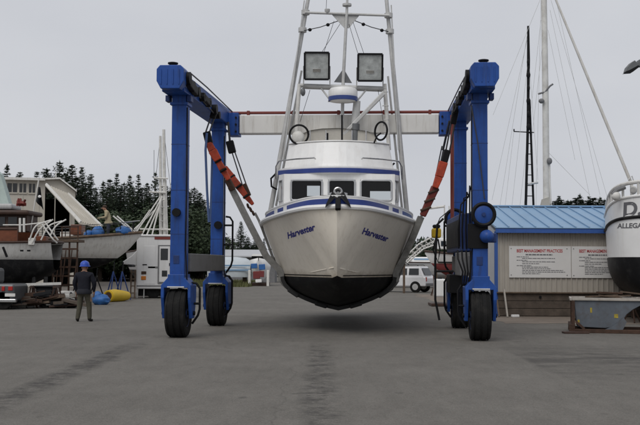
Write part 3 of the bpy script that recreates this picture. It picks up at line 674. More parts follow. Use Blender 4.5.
st = MB().beam(P(384,93,27.8), P(343,135,27.8), .14, .12, w1=.1, h1=.1).build('radar_strut', M['alu'], boat, bevel=.02)
MB().cyl(P(321,88,28), P(330,100,27.9), .025).build('radar_bracket', M['alu'], boat); MB().cyl(P(366,90,28), P(357,101,27.9), .025).build('radar_bracket', M['alu'], boat)
MB().cyl(P(328,101,27.95), P(357,102,27.95), .03).build('radar_shelf', M['alu'], boat)
rd = MB().lathe(P(343,95.5,27.85), (0,0,1), [(-.19,.2),(-.17,.36),(-.06,.4),(.0,.41),(.12,.41),(.19,.36),(.21,.1)], 28).build('radar_dome', M['gel_white'], boat, smooth=True)
MB().lathe(P(343,98.4,27.85), (0,0,1), [(-.085,.33),(-.075,.408),(-.02,.414),(.03,.416),(.04,.35)], 28).build('radar_band', M['radar_blue'], rd, smooth=True)
# flood lights
for cx, cy in ((316.8, 66), (370.2, 67.5)):
    c = P(cx, cy, 27.7); rot = Matrix.Rotation(R(12), 3, 'X')
    fl = MB().obox(c+rot @ Vector((0,.13,0)), (.62,.2,.66), rot).build('floodlight', M['lamp_house'], boat, bevel=.03)
    fr = MB()
    for (a, b) in (((-.34,-.37),(.34,-.37)),((.34,-.37),(.34,.37)),((.34,.37),(-.34,.37)),((-.34,.37),(-.34,-.37))):
        fr.beam(c+rot @ Vector((a[0],0,a[1])), c+rot @ Vector((b[0],0,b[1])), .05, .05)
    fr.build('floodlight_bezel', M['black'], fl)
    MB().obox(c+rot @ Vector((0,.02,0)), (.64,.015,.7), rot).build('lens', M['lamp_glass'], fl)
    MB().obox(c+rot @ Vector((0,.004,-.12)), (.22,.012,.1), rot).build('bulb', M['chrome'], fl, bevel=.02)
    for s_ in (-1, 1): MB().beam(c+rot @ Vector((s_*.37,.08,0)), c+Vector((s_*.37,.2,-.5)), .03, .06).build('yoke', M['alu'], fl)
# trolling poles standing upright on each side
def pole(a, b, r0, r1, nm='trolling_pole', m='alu'):
    a, b = Vector(a), Vector(b); return MB().tube([a, lerp(a, b, .5), b+(b-a)*.22], [r0, r0, r1], 10).build(nm, M[m], boat, smooth=True)
pl = pole(P(270.5,211,28.2), P(308,0,28.2), .07, .05); pr = pole(P(407,214,28.2), P(386.5,0,28.2), .07, .05)
pole(P(276,206,28.5), P(297,95,28.4), .035, .03, 'pole_brace'); pole(P(402,208,28.5), P(390.5,100,28.4), .035, .03, 'pole_brace')
pole(P(283,160,28.1), P(300.5,29,28.1), .022, .018, 'stay_rod'); pole(P(398.5,150,28.1), P(392.5,31,28.1), .022, .018, 'stay_rod')
for par, px, py in ((pl, 305.5, 12.5), (pr, 388.5, 15.5), (pl, 302.5, 30), (pr, 389.8, 31.5)):
    MB().lathe(P(px, py, 28.15), (0,0,1), [(-.07,.1),(-.06,.12),(.06,.12),(.07,.1)], 14).build('pole_collar', M['alu'], par, smooth=True)
for x0, y0, x1, y1, sgn in ((302,31,338,21,1), (390,32,353,20,-1)):
    MB().tube([P(x0,y0,28.05), P(lerp(x0,x1,.5), lerp(y0,y1,.5)+1.2,28.05), P(x1,y1,28.05)], .013, 6).build('halyard', M['cable'], boat)
    for q in (.22, .72): MB().ball(P(lerp(x0,x1,q), lerp(y0,y1,q)+1,28.0), .055, .05, .05, 8, 6).build('pulley_block', M['black'], boat, smooth=True)
for a, b in (((340,24),(322,52)),((334,21),(324,52)),((349,24),(358,54)),((353,22),(364,54)),((310,90),(300,122)),((378,90),(384,126))):
    MB().tube([P(*a,28.02), P(*b,27.95)], .007, 5).build('signal_halyard', M['cable'], boat)
MB().tube([P(326,12.5,28), P(327.5,-20,28)], .007, 5).build('signal_halyard', M['cable'], boat)
MB().lathe(P(327.3,11,28), (0,0,1), [(-.06,.05),(.0,.08),(.05,.08),(.06,.03)], 10).build('lamp', M['alu'], boat, smooth=True)
for px, py in ((275,181.5),(393.5,171)):
    MB().tube([P(px+2,py+8,28), P(px-3.5,py+5,28), P(px-4,py-3,28), P(px+1,py-8,28)], .03, 6).build('hose_loop', M['black'], boat, smooth=True)
MB().ball(P(303,92,27.9), .07, .07, .12, 8, 6).build('horn', M['lamp_house'], boat, smooth=True)
# anchor in the bow roller
an = MB().beam(P(338,209.5,23.45), P(338,193,23.75), .13, .1).build('bow_roller', M['black'], boat, bevel=.02)
for sg in (-1, 1):
    MB().prism([P(338+sg*2,192,23.7), P(338+sg*6,192,23.7), P(338+sg*12,204,23.55), P(338+sg*13,208,23.5), P(338+sg*8,203,23.5), P(338+sg*3,198,23.6)], (0,.06,0)).build('anchor_fluke', M['black'], an)
MB().ring(P(338,191.5,23.7), (0,1,0), .085, .028, 16, 6).build('roller', M['steel'], an, smooth=True)
MB().cyl(P(338,194,23.66), P(338,194,23.9), .06).build('shank', M['steel'], an)
for sg in (-1, 1): MB().beam(P(338+sg*3,193,23.8), P(338+sg*9,194.5,23.9), .05, .07).build('roller_cheek', M['steel'], an, bevel=.01)
wx = P(326,200,25.2); MB().box(wx.x-.13, wx.x+.1, 25.1, 25.35, wx.z-.14, wx.z+.12).build('windlass', M['black'], boat, bevel=.03)
MB().tube([P(362,205,25.3), P(366,203,25.2), P(372,204.5,25.3), P(368,206,25.1), P(362,206,25.2)], .022, 6).build('coiled_line', M['yellow'], boat, smooth=True)
for px in (388, 391): MB().beam(P(px,209,26.2), P(px,203.5,26.25), .04, .04).build('cleat_post', M['wood'], boat)
for px in (314, 318): MB().ball(P(px,203.5,25.3), .05, .05, .03, 8, 5).build('deck_fitting', M['black'], boat, smooth=True)

# ------------------------------------------------------------------ slings
def strip_path(pts, wd, th):
    """webbing: width along +Y, thickness in the path plane"""
    m = MB(); rows = []
    for i, p in enumerate(pts):
        d = (pts[min(i+1, len(pts)-1)]-pts[max(i-1, 0)]); d.y = 0; d.normalize(); n = Vector((-d.z, 0, d.x))
        rows.append([p+n*th/2+Vector((0,-wd/2,0)), p+n*th/2+Vector((0,wd/2,0)), p-n*th/2+Vector((0,wd/2,0)), p-n*th/2+Vector((0,-wd/2,0))])
    m.loft(rows, True); m.add(rows[0], [(0,1,2,3)]); m.add(rows[-1], [(0,1,2,3)]); return m
def smoothpath(pts, n=6):
    keys = [(i, p.x, p.y, p.z) for i, p in enumerate(pts)]; out = []
    for i in range(len(pts)-1):
        for k in range(n): out.append(Vector(crom(keys, i+k/n)))
    return out+[pts[-1].copy()]
def hull_girth(y, off=.03):
    """points round the hull underside at world depth y, left to right"""
    t = y-23.6; b, sh, w, k = crom(H.keys, t); pts = []
    nb = 10
    for j in range(nb, -1, -1):
        v = j/nb; pts.append((-(w*math.sin(v*math.pi/2)), k+(1.43-k)*(.62*v+.38*(1-math.cos(v*math.pi/2)))))
    pts += [(-x, z) for x, z in reversed(pts[:-1])]
    out = []
    for i, (x, z) in enumerate(pts):
        a = pts[max(i-1, 0)]; c = pts[min(i+1, len(pts)-1)]; d = Vector((c[0]-a[0], 0, c[1]-a[1])).normalized(); n = Vector((d.z, 0, -d.x))
        q = BH @ Vector((x, t, z)); out.append(q+n*off)
    return out
fs = thing('lifting_sling', 'front hoist sling wrapped under the white boat, orange shackle blocks on both sides', 'sling', (0.4, 27.2, .5), 0, 'hoist slings')
yd = 27.3
under = hull_girth(27.25, .055)
lp = [P(231,187,26.7), P(247,219,26.9), P(266,256,27.1)]; rp_ = [P(408,247,27.1), P(416,230,26.9), P(423,213,26.7)]
full = lp[:]
strip_path(lp[:-1]+[P(266,256,27.1), under[0]+Vector((-.02,-.03,.12)), under[1]+Vector((-.05,-.03,-.02))], .26, .17).build('padded_strap', M['strap'], fs, smooth=True)
strip_path([P(421,217,26.7), P(412,239,27.0), P(404,257,27.1), under[-1]+Vector((.02,-.03,.12)), under[-2]+Vector((.05,-.03,-.02))], .26, .17).build('padded_strap', M['strap'], fs, smooth=True)
strip_path(under, .34, .1).build('dark_strap', M['strap_dark'], fs, smooth=True)  # webbing below the hull, darker than the free side straps
for i in (4, 8, 12, 16):
    c = under[i]; d = under[i+1]-under[i-1]; MB().obox(c+Vector((0,-.02,-.02)), (.34,.4,.11), Matrix.Rotation(math.atan2(-d.z, d.x), 3, 'Y')).build('chafe_pad', M['strap_dark'], fs, bevel=.03)
for su, sw in ((-1, P(207,134,26.4)), (1, P(447.5,152,26.4))):
    an_ = LL[su] @ Vector((su*(HU-.3), .25, 5.85))
    for k in (-.05, .05): MB().tube([an_+Vector((k,0,0)), sw+Vector((k,0,0))], .022, 6).build('wire_rope', M['cable'], fs)
    MB().beam(an_, lerp(an_, sw, .35), .14, .16, up=(1,0,0)).build('hoist_hook', M['black'], fs, bevel=.03)
def oblock(par, a, b, w0, w1, dep, nm='adjuster_block'):
    o = MB().beam(P(*a, dep), P(*b, dep), .2, w0*.78, up=(1,0,.3), h1=w1*.78).build(nm, M['orange'], par, bevel=.025); return o
MB().beam(P(206.5,132,26.4), P(209.5,144,26.4), .2, .2, up=(1,0,0)).build('swivel', M['black'], fs, bevel=.03)
ob = oblock(fs, (208.5,142), (212.5,151), .2, .27, 26.4); oblock(fs, (212.5,150.5), (218,160.5), .3, .26, 26.37); oblock(fs, (218,161), (223,170), .2, .24, 26.45); oblock(fs, (223.3,170.5), (229,180), .22, .15, 26.5)
for px, py in ((212.5,150.7),(218,160.8),(223.2,170.2)): MB().cyl(P(px-3.2,py+1.8,26.33), P(px+3.2,py-1.8,26.33), .035, n=8).build('link_pin', M['black'], fs)
MB().beam(P(227,179,26.5), P(233,190,26.6), .16, .16, up=(1,0,0)).build('shackle', M['rust'], fs, bevel=.03)
MB().beam(P(447.5,150,26.4), P(443.5,164,26.4), .16, .18, up=(1,0,0)).build('swivel', M['black'], fs, bevel=.03)
oblock(fs, (443.5,162), (439,177), .3, .28, 26.4); oblock(fs, (439,177), (435,188), .26, .2, 26.4)
MB().beam(P(435.5,187,26.5), P(422.5,216,26.6), .2, .22, up=(1,0,0), h1=.16).build('link_sleeve', M['red_pipe'], fs, bevel=.03)
for q in (.15, .45, .75): c = lerp(P(435.5,187,26.4), P(422.5,216,26.5), q); MB().cyl(c+Vector((-.14,0,-.05)), c+Vector((.14,0,.05)), .035, n=8).build('link_pin', M['rust'], fs)
rs = thing('lifting_sling', 'rear hoist sling with a long orange sleeve hanging below the white cross beam', 'sling', (0.5, 28.6, .5), 0, 'hoist slings')
for su, sw in ((-1, P(230,143,28.4)), (1, P(443,150,28.4))):
    MB().tube([LL[su] @ Vector((su*(HU-.3), 2.1, 5.8)), sw], .035, 6).build('wire_rope', M['cable'], rs)
for k in (-.7, 2.2): MB().tube([P(232+k,150,28.4), P(244+k*1.4,187,28.4)], .02, 6).build('wire_rope', M['cable'], rs)
MB().beam(P(229.5,141,28.4), P(232.5,153,28.4), .2, .22, up=(1,0,0)).build('swivel', M['black'], rs, bevel=.03)
oblock(rs, (225,167), (232,177), .16, .24, 28.2); oblock(rs, (232.3,177), (238.5,186), .2, .26, 28.17); oblock(rs, (239,186.5), (246,196), .26, .2, 28.25, 'link_sleeve'); oblock(rs, (246.5,196.5), (253,204.5), .22, .12, 28.3, 'link_sleeve')
for px, py in ((232,177),(238.7,186.2),(246.2,196.2)): MB().cyl(P(px-3,py+2,28.1), P(px+3,py-2,28.1), .035, n=8).build('link_pin', M['black'], rs)
MB().beam(P(244,184,28.35), P(249,196,28.35), .2, .14, up=(1,0,0)).build('shackle', M['rust'], rs, bevel=.03)
for k in range(3): MB().ring(P(248+k*2.6, 206+k*3.6, 28.3), (1,.3*(-1)**k,.4), .06, .025, 12, 6).build('chain_link', M['rust'], rs, smooth=True)
g2 = hull_girth(28.7, .04)
strip_path(smoothpath([P(255,213,28.4), P(262,228,28.5)]+[p for p in g2]+[P(418,224,28.5), P(424,212,28.4)], 3), .3, .06).build('strap', M['strap'], rs, smooth=True)
MB().beam(P(434,188,28.4), P(424,212,28.4), .16, .16, up=(1,0,0)).build('link_sleeve', M['orange'], rs, bevel=.02)
for k in (-1, 1): MB().tube([P(443+k,146,28.4), P(434+k,189,28.4)], .02, 6).build('wire_rope', M['cable'], rs)

# ------------------------------------------------------------------ work shed on the right
SD = 34.6
sx0 = G(496, SD).x; sx1 = sx0+13.5; EZ = 2.93; RZ = 3.95; RD = SD+4.6; BD = SD+9.2
shed = thing('work_shed', 'beige metal shed with blue metal roof and long white notice board, right of the hoist', 'shed', (sx0+5, SD, 0))
MB().box(sx0, sx1, SD, SD+.1, .78, EZ).build('wall', M['siding'], shed)
MB().prism([(sx0,SD+.1,0),(sx0,BD,0),(sx0,BD,EZ),(sx0,RD,RZ-.05),(sx0,SD+.1,EZ)], (.1,0,0)).build('end_wall', M['siding_pale'], shed)
MB().box(sx0, sx1, BD-.1, BD, 0, EZ).build('back_wall', M['siding'], shed)
nr = int((sx1-sx0)/.18); rb = MB()
for k in range(nr):
    x = sx0+.08+k*.18; rb.prism([(x-.035,SD,.78),(x-.02,SD-.025,.78),(x+.02,SD-.025,.78),(x+.035,SD,.78)], (0,0,EZ-.78-.01))
stuff(rb.build('siding_ribs', M['siding'], shed))
# planks along the foot of the wall
random.seed(5)
for j, (z0, z1) in enumerate(((.02,.27),(.285,.53),(.545,.8))):
    x = sx0+.05
    while x < sx1-.1:
        L = random.uniform(2.2, 3.4); x2 = min(x+L, sx1)
        MB().box(x+.006, x2-.006, SD-.075-random.uniform(0,.012), SD-.03, z0, z1).build('plank', M['plank'], shed, bevel=.008); x = x2
MB().box(sx0-.02, sx1, SD-.16, SD-.0, .8, .84).build('plank_cap', M['wood'], shed)
for k in range(5): MB().cyl((sx0+1.5+k*2.0, SD-.09, .67), (sx0+1.5+k*2.0, SD-.13, .67), .045, n=10).build('bolt', M['black'], shed)
MB().box(sx0-.05, sx0+.06, SD-.035, SD+.07, 0.0, EZ).build('corner_trim', M['fascia'], shed)
MB().box(sx0-.06, sx1+.1, SD-.3, SD-.26, EZ-.06, EZ+.09).build('fascia', M['fascia'], shed)
MB().box(sx0, sx1, SD-.26, SD, EZ-.05, EZ-.03).build('soffit', M['darkwood'], shed)
pw = .46; npan = int((sx1-sx0+.1)/pw)
slope = (RZ-EZ)/(RD-(SD-.3))
for k in range(npan):
    x0 = sx0-.08+k*pw; x1 = x0+pw-.004
    q = MB().prism([(x0,SD-.32,EZ+.1),(x1,SD-.32,EZ+.1),(x1,RD,RZ+.07),(x0,RD,RZ+.07)], (0,0,.02))
    q.prism([(x0,SD-.32,EZ+.12),(x0+.035,SD-.32,EZ+.12),(x0+.035,RD,RZ+.09),(x0,RD,RZ+.09)], (0,0,.045))
    q.build('roof_panel', M['roof_blue'], shed)
MB().prism([(sx0-.08,RD,RZ+.07),(sx1,RD,RZ+.07),(sx1,BD+.3,EZ),(sx0-.08,BD+.3,EZ)], (0,0,.02)).build('rear_roof', M['roof_blue'], shed)
MB().box(sx0-.1, sx1, RD-.15, RD+.15, RZ+.1, RZ+.16).build('ridge_cap', M['roof_blue'], shed, bevel=.02)
# notice boards
for bi, (x0p, x1p, nm) in enumerate(((509, 571, 'left'), (571.4, 634, 'right'))):
    a = P(x0p, 246.0, SD-.04); b = P(x1p, 278.0, SD-.04); z1, z0 = P(509,246,SD).z, P(509,277.5,SD).z
    sg = MB().box(a.x, b.x, SD-.055, SD-.03, z0, z1).build('notice_board', M['sign'], shed)
    yy = SD-.059; w = b.x-a.x; hgt = z1-z0; cxm = (a.x+b.x)/2
    sc = w/62.0
    text_on('heading', M['print_red'], sg, 'BEST MANAGEMENT PRACTICES', (a.x+7.5*sc, yy, z1-6.2*sc), (1,0,0), (0,0,1), 4.3*sc, fit_w=46*sc, offset=.004)
    rnd = random.Random(11+bi)
    def line(nmn, xp, yp, wp, hp=.85, gap=True):
        m = MB(); x = xp; end = xp+wp
        while x < end:
            l_ = rnd.uniform(1.2, 4.2); l_ = min(l_, end-x)
            m.box(a.x+x*sc, a.x+(x+l_)*sc, yy-.001, yy+.003, z1-(yp+hp/2)*sc, z1-(yp-hp/2)*sc); x += l_+.55
        return m.build(nmn, M['print_black'], sg)
    line('printed_line', 16.5, 8.6, 27, 1.2)
    for (xp, yp, wp) in ((7.5,10.8,12),(13,12.3,33),(7.5,14.2,11),(13,15.7,33),(13,17.6,17),(7.5,19.6,15),(13,21,26),(13,22.6,29),(13,24.3,41),(13,25.9,43),(13,27.6,18)):
        line('printed_line', xp, yp, wp, .62)
    for (dx, dz) in ((2,2.5),(58,2.5),(2,29),(58,29)): MB().cyl((a.x+dx*sc, yy+.002, z1-dz*sc), (a.x+dx*sc, yy-.006, z1-dz*sc), .018, n=8).build('screw', M['lift_grey'], sg)
# stakes and scrap by the shed corner
for i, (a, b, lab) in enumerate((((504,289.5),(507.5,314.5),'pale wooden stake leaning against the planks at the shed corner, taller one'),((497,300),(499,315),'short wooden stake leaning at the blue shed corner trim'))):
    o = MB().beam(P(*a,SD-.25), Vector((P(*b,SD-.6).x, SD-.6, .01)), .05, .05).build('wooden_stake', M['rim_white'] if i == 0 else M['wood'], origin=G(b[0], SD-.6)); tag(o, lab, 'stake', 'stakes by the shed')
c = G(515, SD-.7); o = MB().obox(c+Vector((0,0,.05)), (.26,.14,.09), Matrix.Rotation(.3,3,'Z')).build('foam_block', M['gel_white'], origin=c, bevel=.02); tag(o, 'small white foam block lying by the shed planks', 'block')

# ------------------------------------------------------------------ rusty tipping hopper
HD = 26.4
hop = thing('tipping_hopper', 'grey rust-streaked tipping hopper bin standing in front of the black and white stern', 'hopper', G(605, HD+.7))
_c = P(572,300,HD); HT = Matrix.Translation((_c.x,HD,0)) @ Matrix.Rotation(-R(13),4,'Z') @ Matrix.Translation((-_c.x,-HD,0))
def hp(px, py): p = P(px, py, HD); return (p.x, p.z)
prof = [hp(574,300.5), hp(577.5,326.5), hp(604,327.5), hp(613,326), hp(620,321), hp(624,314), hp(630,309), hp(645,300.5)]
for y in (HD, HD+1.25):
    MB(HT).prism([(x, y, z) for x, z in prof], (0,.03,0)).build('side_plate', M['hopper'], hop, bevel=.006)
rows = [[(x, HD+.03, z), (x, HD+1.25, z)] for x, z in prof]
MB(HT).loft(rows).build('curved_bottom', M['hopper'], hop, smooth=True, solid=.02)
x0, z0 = hp(572, 299); x1, _ = hp(647, 299)
rim = MB(HT); rim.box(x0, x1, HD-.05, HD+.06, z0-.035, z0+.035); rim.box(x0, x1, HD+1.22, HD+1.33, z0-.035, z0+.035); rim.box(x0-.06, x0, HD-.05, HD+1.33, z0-.04, z0+.03)
rim.build('rim', M['rim_white'], hop, bevel=.01)
for y in (HD-.06, HD+1.28):
    fx = hp(573.5,300)[0]; MB(HT).box(fx-.06, fx+.03, y, y+.06, .08, z0-.04).build('back_post', M['rust'], hop, bevel=.008)
    MB(HT).beam((fx+.05, y+.03, .3), (hp(584,329)[0], y+.03, .1), .05, .06).build('brace', M['rust'], hop)
    rr = hp(613,322); MB(HT).prism([(rr[0]-.24,y+.0,.1),(rr[0]+.2,y,.1),(rr[0]+.3,y,.3),(rr[0]+.22,y,.42),(rr[0]+.1,y,.28),(rr[0]-.1,y,.17)], (0,.05,0)).build('rocker', M['hopper'], hop)
    MB(HT).box(hp(569,330)[0], hp(655,330)[0], y-.04, y+.1, 0.0, .1).build('skid', M['rust'], hop, bevel=.01)
MB(HT).box(hp(569,330)[0], hp(575,330)[0], HD-.1, HD+1.4, .1, .22).build('base_bar', M['rust'], hop, bevel=.01)
for px, py, w_, h_ in ((614.5,315.5,.1,.1),(578.5,321,.05,.07),(590.5,310,.05,.13)):
    q = P(px, py, HD-.004); MB(HT).box(q.x-w_/2, q.x+w_/2, HD-.006, HD-.002, q.z-h_/2, q.z+h_/2).build('warning_sticker', M['yellow_mark'], hop)
random.seed(8)
for k in range(9):
    c = Vector((lerp(hp(606,0)[0], hp(650,0)[0], random.random()), HD+random.uniform(.2,1.0), z0+random.uniform(-.05,.16)))
    a = random.uniform(-.35,.35); L = random.uniform(.35,.9); dv = Vector((math.cos(a), math.sin(a)*.8, random.uniform(-.2,.25)))*L/2
    o = MB().beam(c-dv, c+dv, random.uniform(.04,.1), .04).build('scrap_timber', M['wood'] if k % 3 else M['rust'], origin=c)
    tag(o, 'broken timber scrap heaped on top of the grey hopper', 'scrap', 'scrap in the hopper')
c = G(574, HD-.35); o = MB().box(c.x-.3, c.x+.35, HD-.5, HD-.2, 0, .05).build('base_plank', M['darkwood'], origin=c, bevel=.01); tag(o, 'dark plank lying on the ground at the hopper foot', 'plank')

# ------------------------------------------------------------------ boat with rounded stern on the far right
DD = 29.4
DXc = P(659, 250, DD).x
DT = Matrix.Translation((DXc, DD, 0)) @ Matrix.Rotation(-R(17), 4, 'Z')
dj = thing('fishing_boat', 'white boat with rounded black-bottomed stern lettered D.J., right edge above the hopper', 'boat', (DXc, DD, 0), -R(17))
zt = P(640,194,DD).z; zg = P(640,214,DD).z
DK = [(0,.03,3.86,.03,1.0),(.06,.42,3.85,.4,.96),(.2,.8,3.82,.77,.9),(.45,1.1,3.77,1.06,.86),(.9,1.32,3.68,1.28,.8),(1.6,1.46,3.56,1.43,.76),(2.4,1.52,3.48,1.48,.72),(6,1.6,3.46,1.5,.6),(10,1.1,3.75,.8,.7),(12,.05,4.1,.02,1.9)]
HJ = Hull(DT, DK, 2.02, n=70, flare=1.0, bil=.5)
dtop = HJ.topsides().build('topsides', M['gel_white'], dj, smooth=True)
HJ.bottom().build('bottom', M['antifoul'], dj, smooth=True); HJ.deck(-.1).build('deck', M['lift_grey'], dj, smooth=True)
HJ.rail(.045, .0, out=.0).build('cap_rail', M['gel_white'], dj, smooth=True)
HJ.rail(.05, -.02, lvl=6, out=.015).build('rub_rail', M['antifoul'], dj, smooth=True)
JB = HJ.bvh()
text_project('name_lettering', M['print_black'], dtop, 'D.J.', P(621.5,216.6,DD-1.2), (1,-.2,.1), (-.1,0,1), .58, P(635,215,DD)-Vector((0,0,EYE)), JB, shear=.15, offset=.02, res=5)
text_project('port_lettering', M['print_black'], dtop, 'ALLEGANY', P(616.5,228.2,DD-1.2), (1,-.2,.02), (-.02,0,1), .2, P(630,228,DD)-Vector((0,0,EYE)), JB, shear=.1, offset=.006, res=4)
text_project('lettering', M['print_black'], dtop, '=', P(608.2,222,DD-1.2), (1,0,.3), (-.3,0,1), .26, P(608.5,220,DD)-Vector((0,0,EYE)), JB, res=3)
# timber stern rail
hr = []
for sg in (-1, 1): pass
st_rows = [p for p in HJ.edge(-1, .96, .42, 0, .1, 5)]
MB(DT).tube([(x, y, z) for x, y, z in reversed(st_rows)]+[(p.x*-1, p.y, p.z) for p in st_rows], .06, 8).build('rail_cap', M['dull_white'], dj, smooth=True)
for i in range(0, len(st_rows), 4):
    for sg in (-1, 1):
        p = st_rows[i]; MB(DT).cyl((p.x*sg*-1, p.y, p.z-.42), (p.x*sg*-1, p.y, p.z), .04, n=8).build('rail_post', M['dull_white'], dj, smooth=True)
MB().tube([P(613,195,29.9), P(617,190,29.9), P(625,187,29.9)], .07, 8).build('stern_roller', M['lift_grey'], dj, smooth=True)
MB().ball(P(616,196,29.9), .14, .12, .14, 10, 8).build('net_float', M['dull_white'], dj, smooth=True)
MB().ball(P(633.5,190,30.0), .11, .1, .13, 10, 8).build('deck_lamp', M['dull_white'], dj, smooth=True)
a, b = P(631.5,184,30.3), P(556,0,30.3); MB().tube([P(632,196,30.3), a, lerp(a,b,.5), b+(b-a)*.15], [.05,.05,.045,.03], 10).build('outrigger_pole', M['dull_white'], dj, smooth=True)
MB().tube([P(628,180,30.2), P(632,176,30.2), P(634,182,30.2)], .018, 6).build('pole_bracket', M['alu'], dj)
MB(DT).box(-.8, .8, 5.5, 8.4, 3.3, 3.8).build('wheelhouse', M['gel_white'], dj, bevel=.05)
for k, (xa, t) in enumerate(((-.75,1.6),(.75,1.6),(-.8,4.5),(.8,4.5))):
    q = DT @ Vector((xa, t, 0)); jz = .95 if t < 3 else .85
    js = thing('jack_stand', 'rusty steel jack stand propping the black and white stern', 'jack stand', q, 0, 'stands under the right boat')
    for j in range(3):
        ang = 2*math.pi*j/3+.4; MB().cyl(q+Vector((.3*math.cos(ang), .3*math.sin(ang), .015)), q+Vector((0,0,.55)), .025, n=8).build('leg', M['rust'], js)
    MB().cyl(q+Vector((0,0,.4)), q+Vector((0,0,jz)), .03, n=8).build('screw', M['rust'], js); MB().box(q.x-.13, q.x+.13, q.y-.13, q.y+.13, jz-.02, jz+.04).build('pad', M['wood'], js)
for k in range(3):
    q = DT @ Vector((0, 2.2+k*2.6, 0)); o = MB()
    kb = thing('keel_block', 'stacked timber block under the keel of the black and white stern', 'timber block', q, 0, 'keel blocks')
    for j in range(3): MB().box(q.x-.4+(j%2)*.25, q.x+.4-(j%2)*.25, q.y-.15-(j%2)*.2, q.y+.15+(j%2)*.2, j*.22, j*.22+.215).build('timber', M['wood'], kb, bevel=.01)

# ------------------------------------------------------------------ sailboats whose masts rise behind the shed
def sail_hull(name, label, cx, d, L, bm, keelz, sheerz, rz, topm, botm, group=None):
    T = Matrix.Translation((cx, d, 0)) @ Matrix.Rotation(rz, 4, 'Z'); t = thing(name, label, 'boat', (cx, d, 0), rz, group)
    Th = T @ Matrix.Translation((0, -L/2, 0)); wz = keelz+(sheerz-keelz)*.42
    h = Hull(Th, [(0,.03,sheerz+.25,0,sheerz+.1),(L*.08,bm*.2,sheerz+.18,.02,wz-.05),(L*.25,bm*.38,sheerz+.06,bm*.3,keelz+.25),(L*.5,bm*.5,sheerz,bm*.43,keelz),(L*.8,bm*.45,sheerz+.03,bm*.36,keelz+.2),(L,bm*.33,sheerz+.1,bm*.2,keelz+.6)], wz, n=40, flare=.7)
    h.topsides().build('topsides', topm, t, smooth=True); h.bottom().build('bottom', botm, t, smooth=True); h.deck(-.05).build('deck', M['dull_white'], t, smooth=True)
    h.rail(.04).build('toe_rail', M['darkwood'], t, smooth=True)
    fk = MB(Th); fk.prism([(-.08,L*.38,keelz+.1),(-.08,L*.66,keelz+.1),(-.08,L*.62,.12),(-.08,L*.45,.12)], (.16,0,0)); fk.build('keel', botm, t)
    return t, h, T
bA, hA, TA = sail_hull('sailboat', 'sailboat behind the blue roof whose thick white mast runs out of the picture', P(545,200,47).x, 47, 11, 3.4, .75, 2.5, R(8), M['gel_white'], M['red_bottom'])
mb = P(546.5,207,47)
MB().tube([Vector((mb.x, 47, 2.4)), P(546.5,207,47), P(545.5,100,47), P(544,0,47), P(543.6,-60,47)], [.16,.155,.15,.135,.12], 14).build('mast', M['alu_white'], bA, smooth=True)
MB().tube([P(538,94,47), P(545,92,46.9), P(550,86,46.8), P(553,84,46.8)], .045, 8).build('light_bracket', M['lift_grey'], bA, smooth=True)
MB().ball(P(541.5,101,46.8), .14, .12, .12, 10, 8).build('mast_light', M['lift_grey'], bA, smooth=True)
MB().ball(P(549.5,161,46.8), .13, .1, .16, 10, 8).build('radar_reflector', M['lift_grey'], bA, smooth=True)
MB().tube([P(549.5,163,46.9), P(550,185,46.9), P(551,204,46.9)], .04, 8).build('spare_pole', M['dull_white'], bA, smooth=True)
MB().prism([P(541,207,46.7), P(550.5,207,46.7), P(549,197,46.7), P(543,199,46.7)], (0,.3,0)).build('sail_bag', M['canvas'], bA)
for a, b in (((556,0),(600,195)),((550,10),(590,198)),((548,30),(575,160)),((543,40),(524,205)),((541,0),(536,206)),((520,205),(541,20)),((546,150),(590,195)),((551,0),(608,200))):
    pa, pb = P(*a,47), P(*b,46.5)
    MB().tube([pa, pb], .008, 5).build('stay', M['alu'], bA)
bB, hB, TB = sail_hull('sailboat', 'sailboat behind the blue roof with the dark ladder-rigged mast', P(528,200,44).x, 44, 10, 3.0, .75, 2.35, R(-5), M['grey_hull'], M['antifoul'])
m1 = MB().tube([Vector((P(526.3,207,44).x, 44, 2.2)), P(525.8,205,44), P(528,120,44), P(528.5,60,44), P(528.2,26,44)], [.06,.06,.06,.07,.05], 10).build('mast', M['black'], bB, smooth=True)
MB().tube([P(533.5,206,44.1), P(531.5,150,44.1), P(529.5,100,44.1)], .05, 8).build('mast_brace', M['black'], bB, smooth=True)
for k in range(9):
    y = 112+k*10.5; w0 = (y-100)/106; MB().cyl(P(528.2-2.2*w0, y, 44), P(529.5+4*w0, y, 44.05), .022, n=6).build('ladder_rung', M['black'], bB)
for k in range(6): MB().ball(P(528.4, 62+k*13, 43.95), .075+.02*(k % 2), .07, .16, 8, 6).build('mast_fitting', M['black'], bB, smooth=True)
MB().tube([P(514,131.5,44), P(534,132.5,44)], .025, 6).build('spreader', M['black'], bB)
MB().cyl(P(514,131.5,44), P(514,129,44), .03, n=6).build('spreader_tip', M['black'], bB)
MB().tube([P(528,184,43.9), P(538,182.5,43.9)], .05, 8).build('lamp_arm', M['alu'], bB)
for a, b in (((528,30),(500,205)),((527,40),(492,200)),((528,60),(512,205)),((529,60),(538,180)),((514,130),(505,207)),((540,0),(493,115))):
    MB().tube([P(*a,44), P(*b,43.5)], .008, 5).build('stay', M['alu'], bB)
def props(pref, T, L, zs, label, group):
    for (x, t, z) in zs:
        q = T @ Vector((x, t, 0)); js = thing('jack_stand', label, 'jack stand', q, 0, group)
        for j in range(3):
            ang = 2*math.pi*j/3; MB().cyl(q+Vector((.32*math.cos(ang), .32*math.sin(ang), .015)), q+Vector((0,0,z*.6)), .022, n=6).build('leg', M['rust'], js)
        MB().cyl(q+Vector((0,0,z*.5)), q+Vector((0,0,z)), .028, n=6).build('screw', M['rust'], js); MB().box(q.x-.12, q.x+.12, q.y-.12, q.y+.12, z-.02, z+.05).build('pad', M['wood'], js)
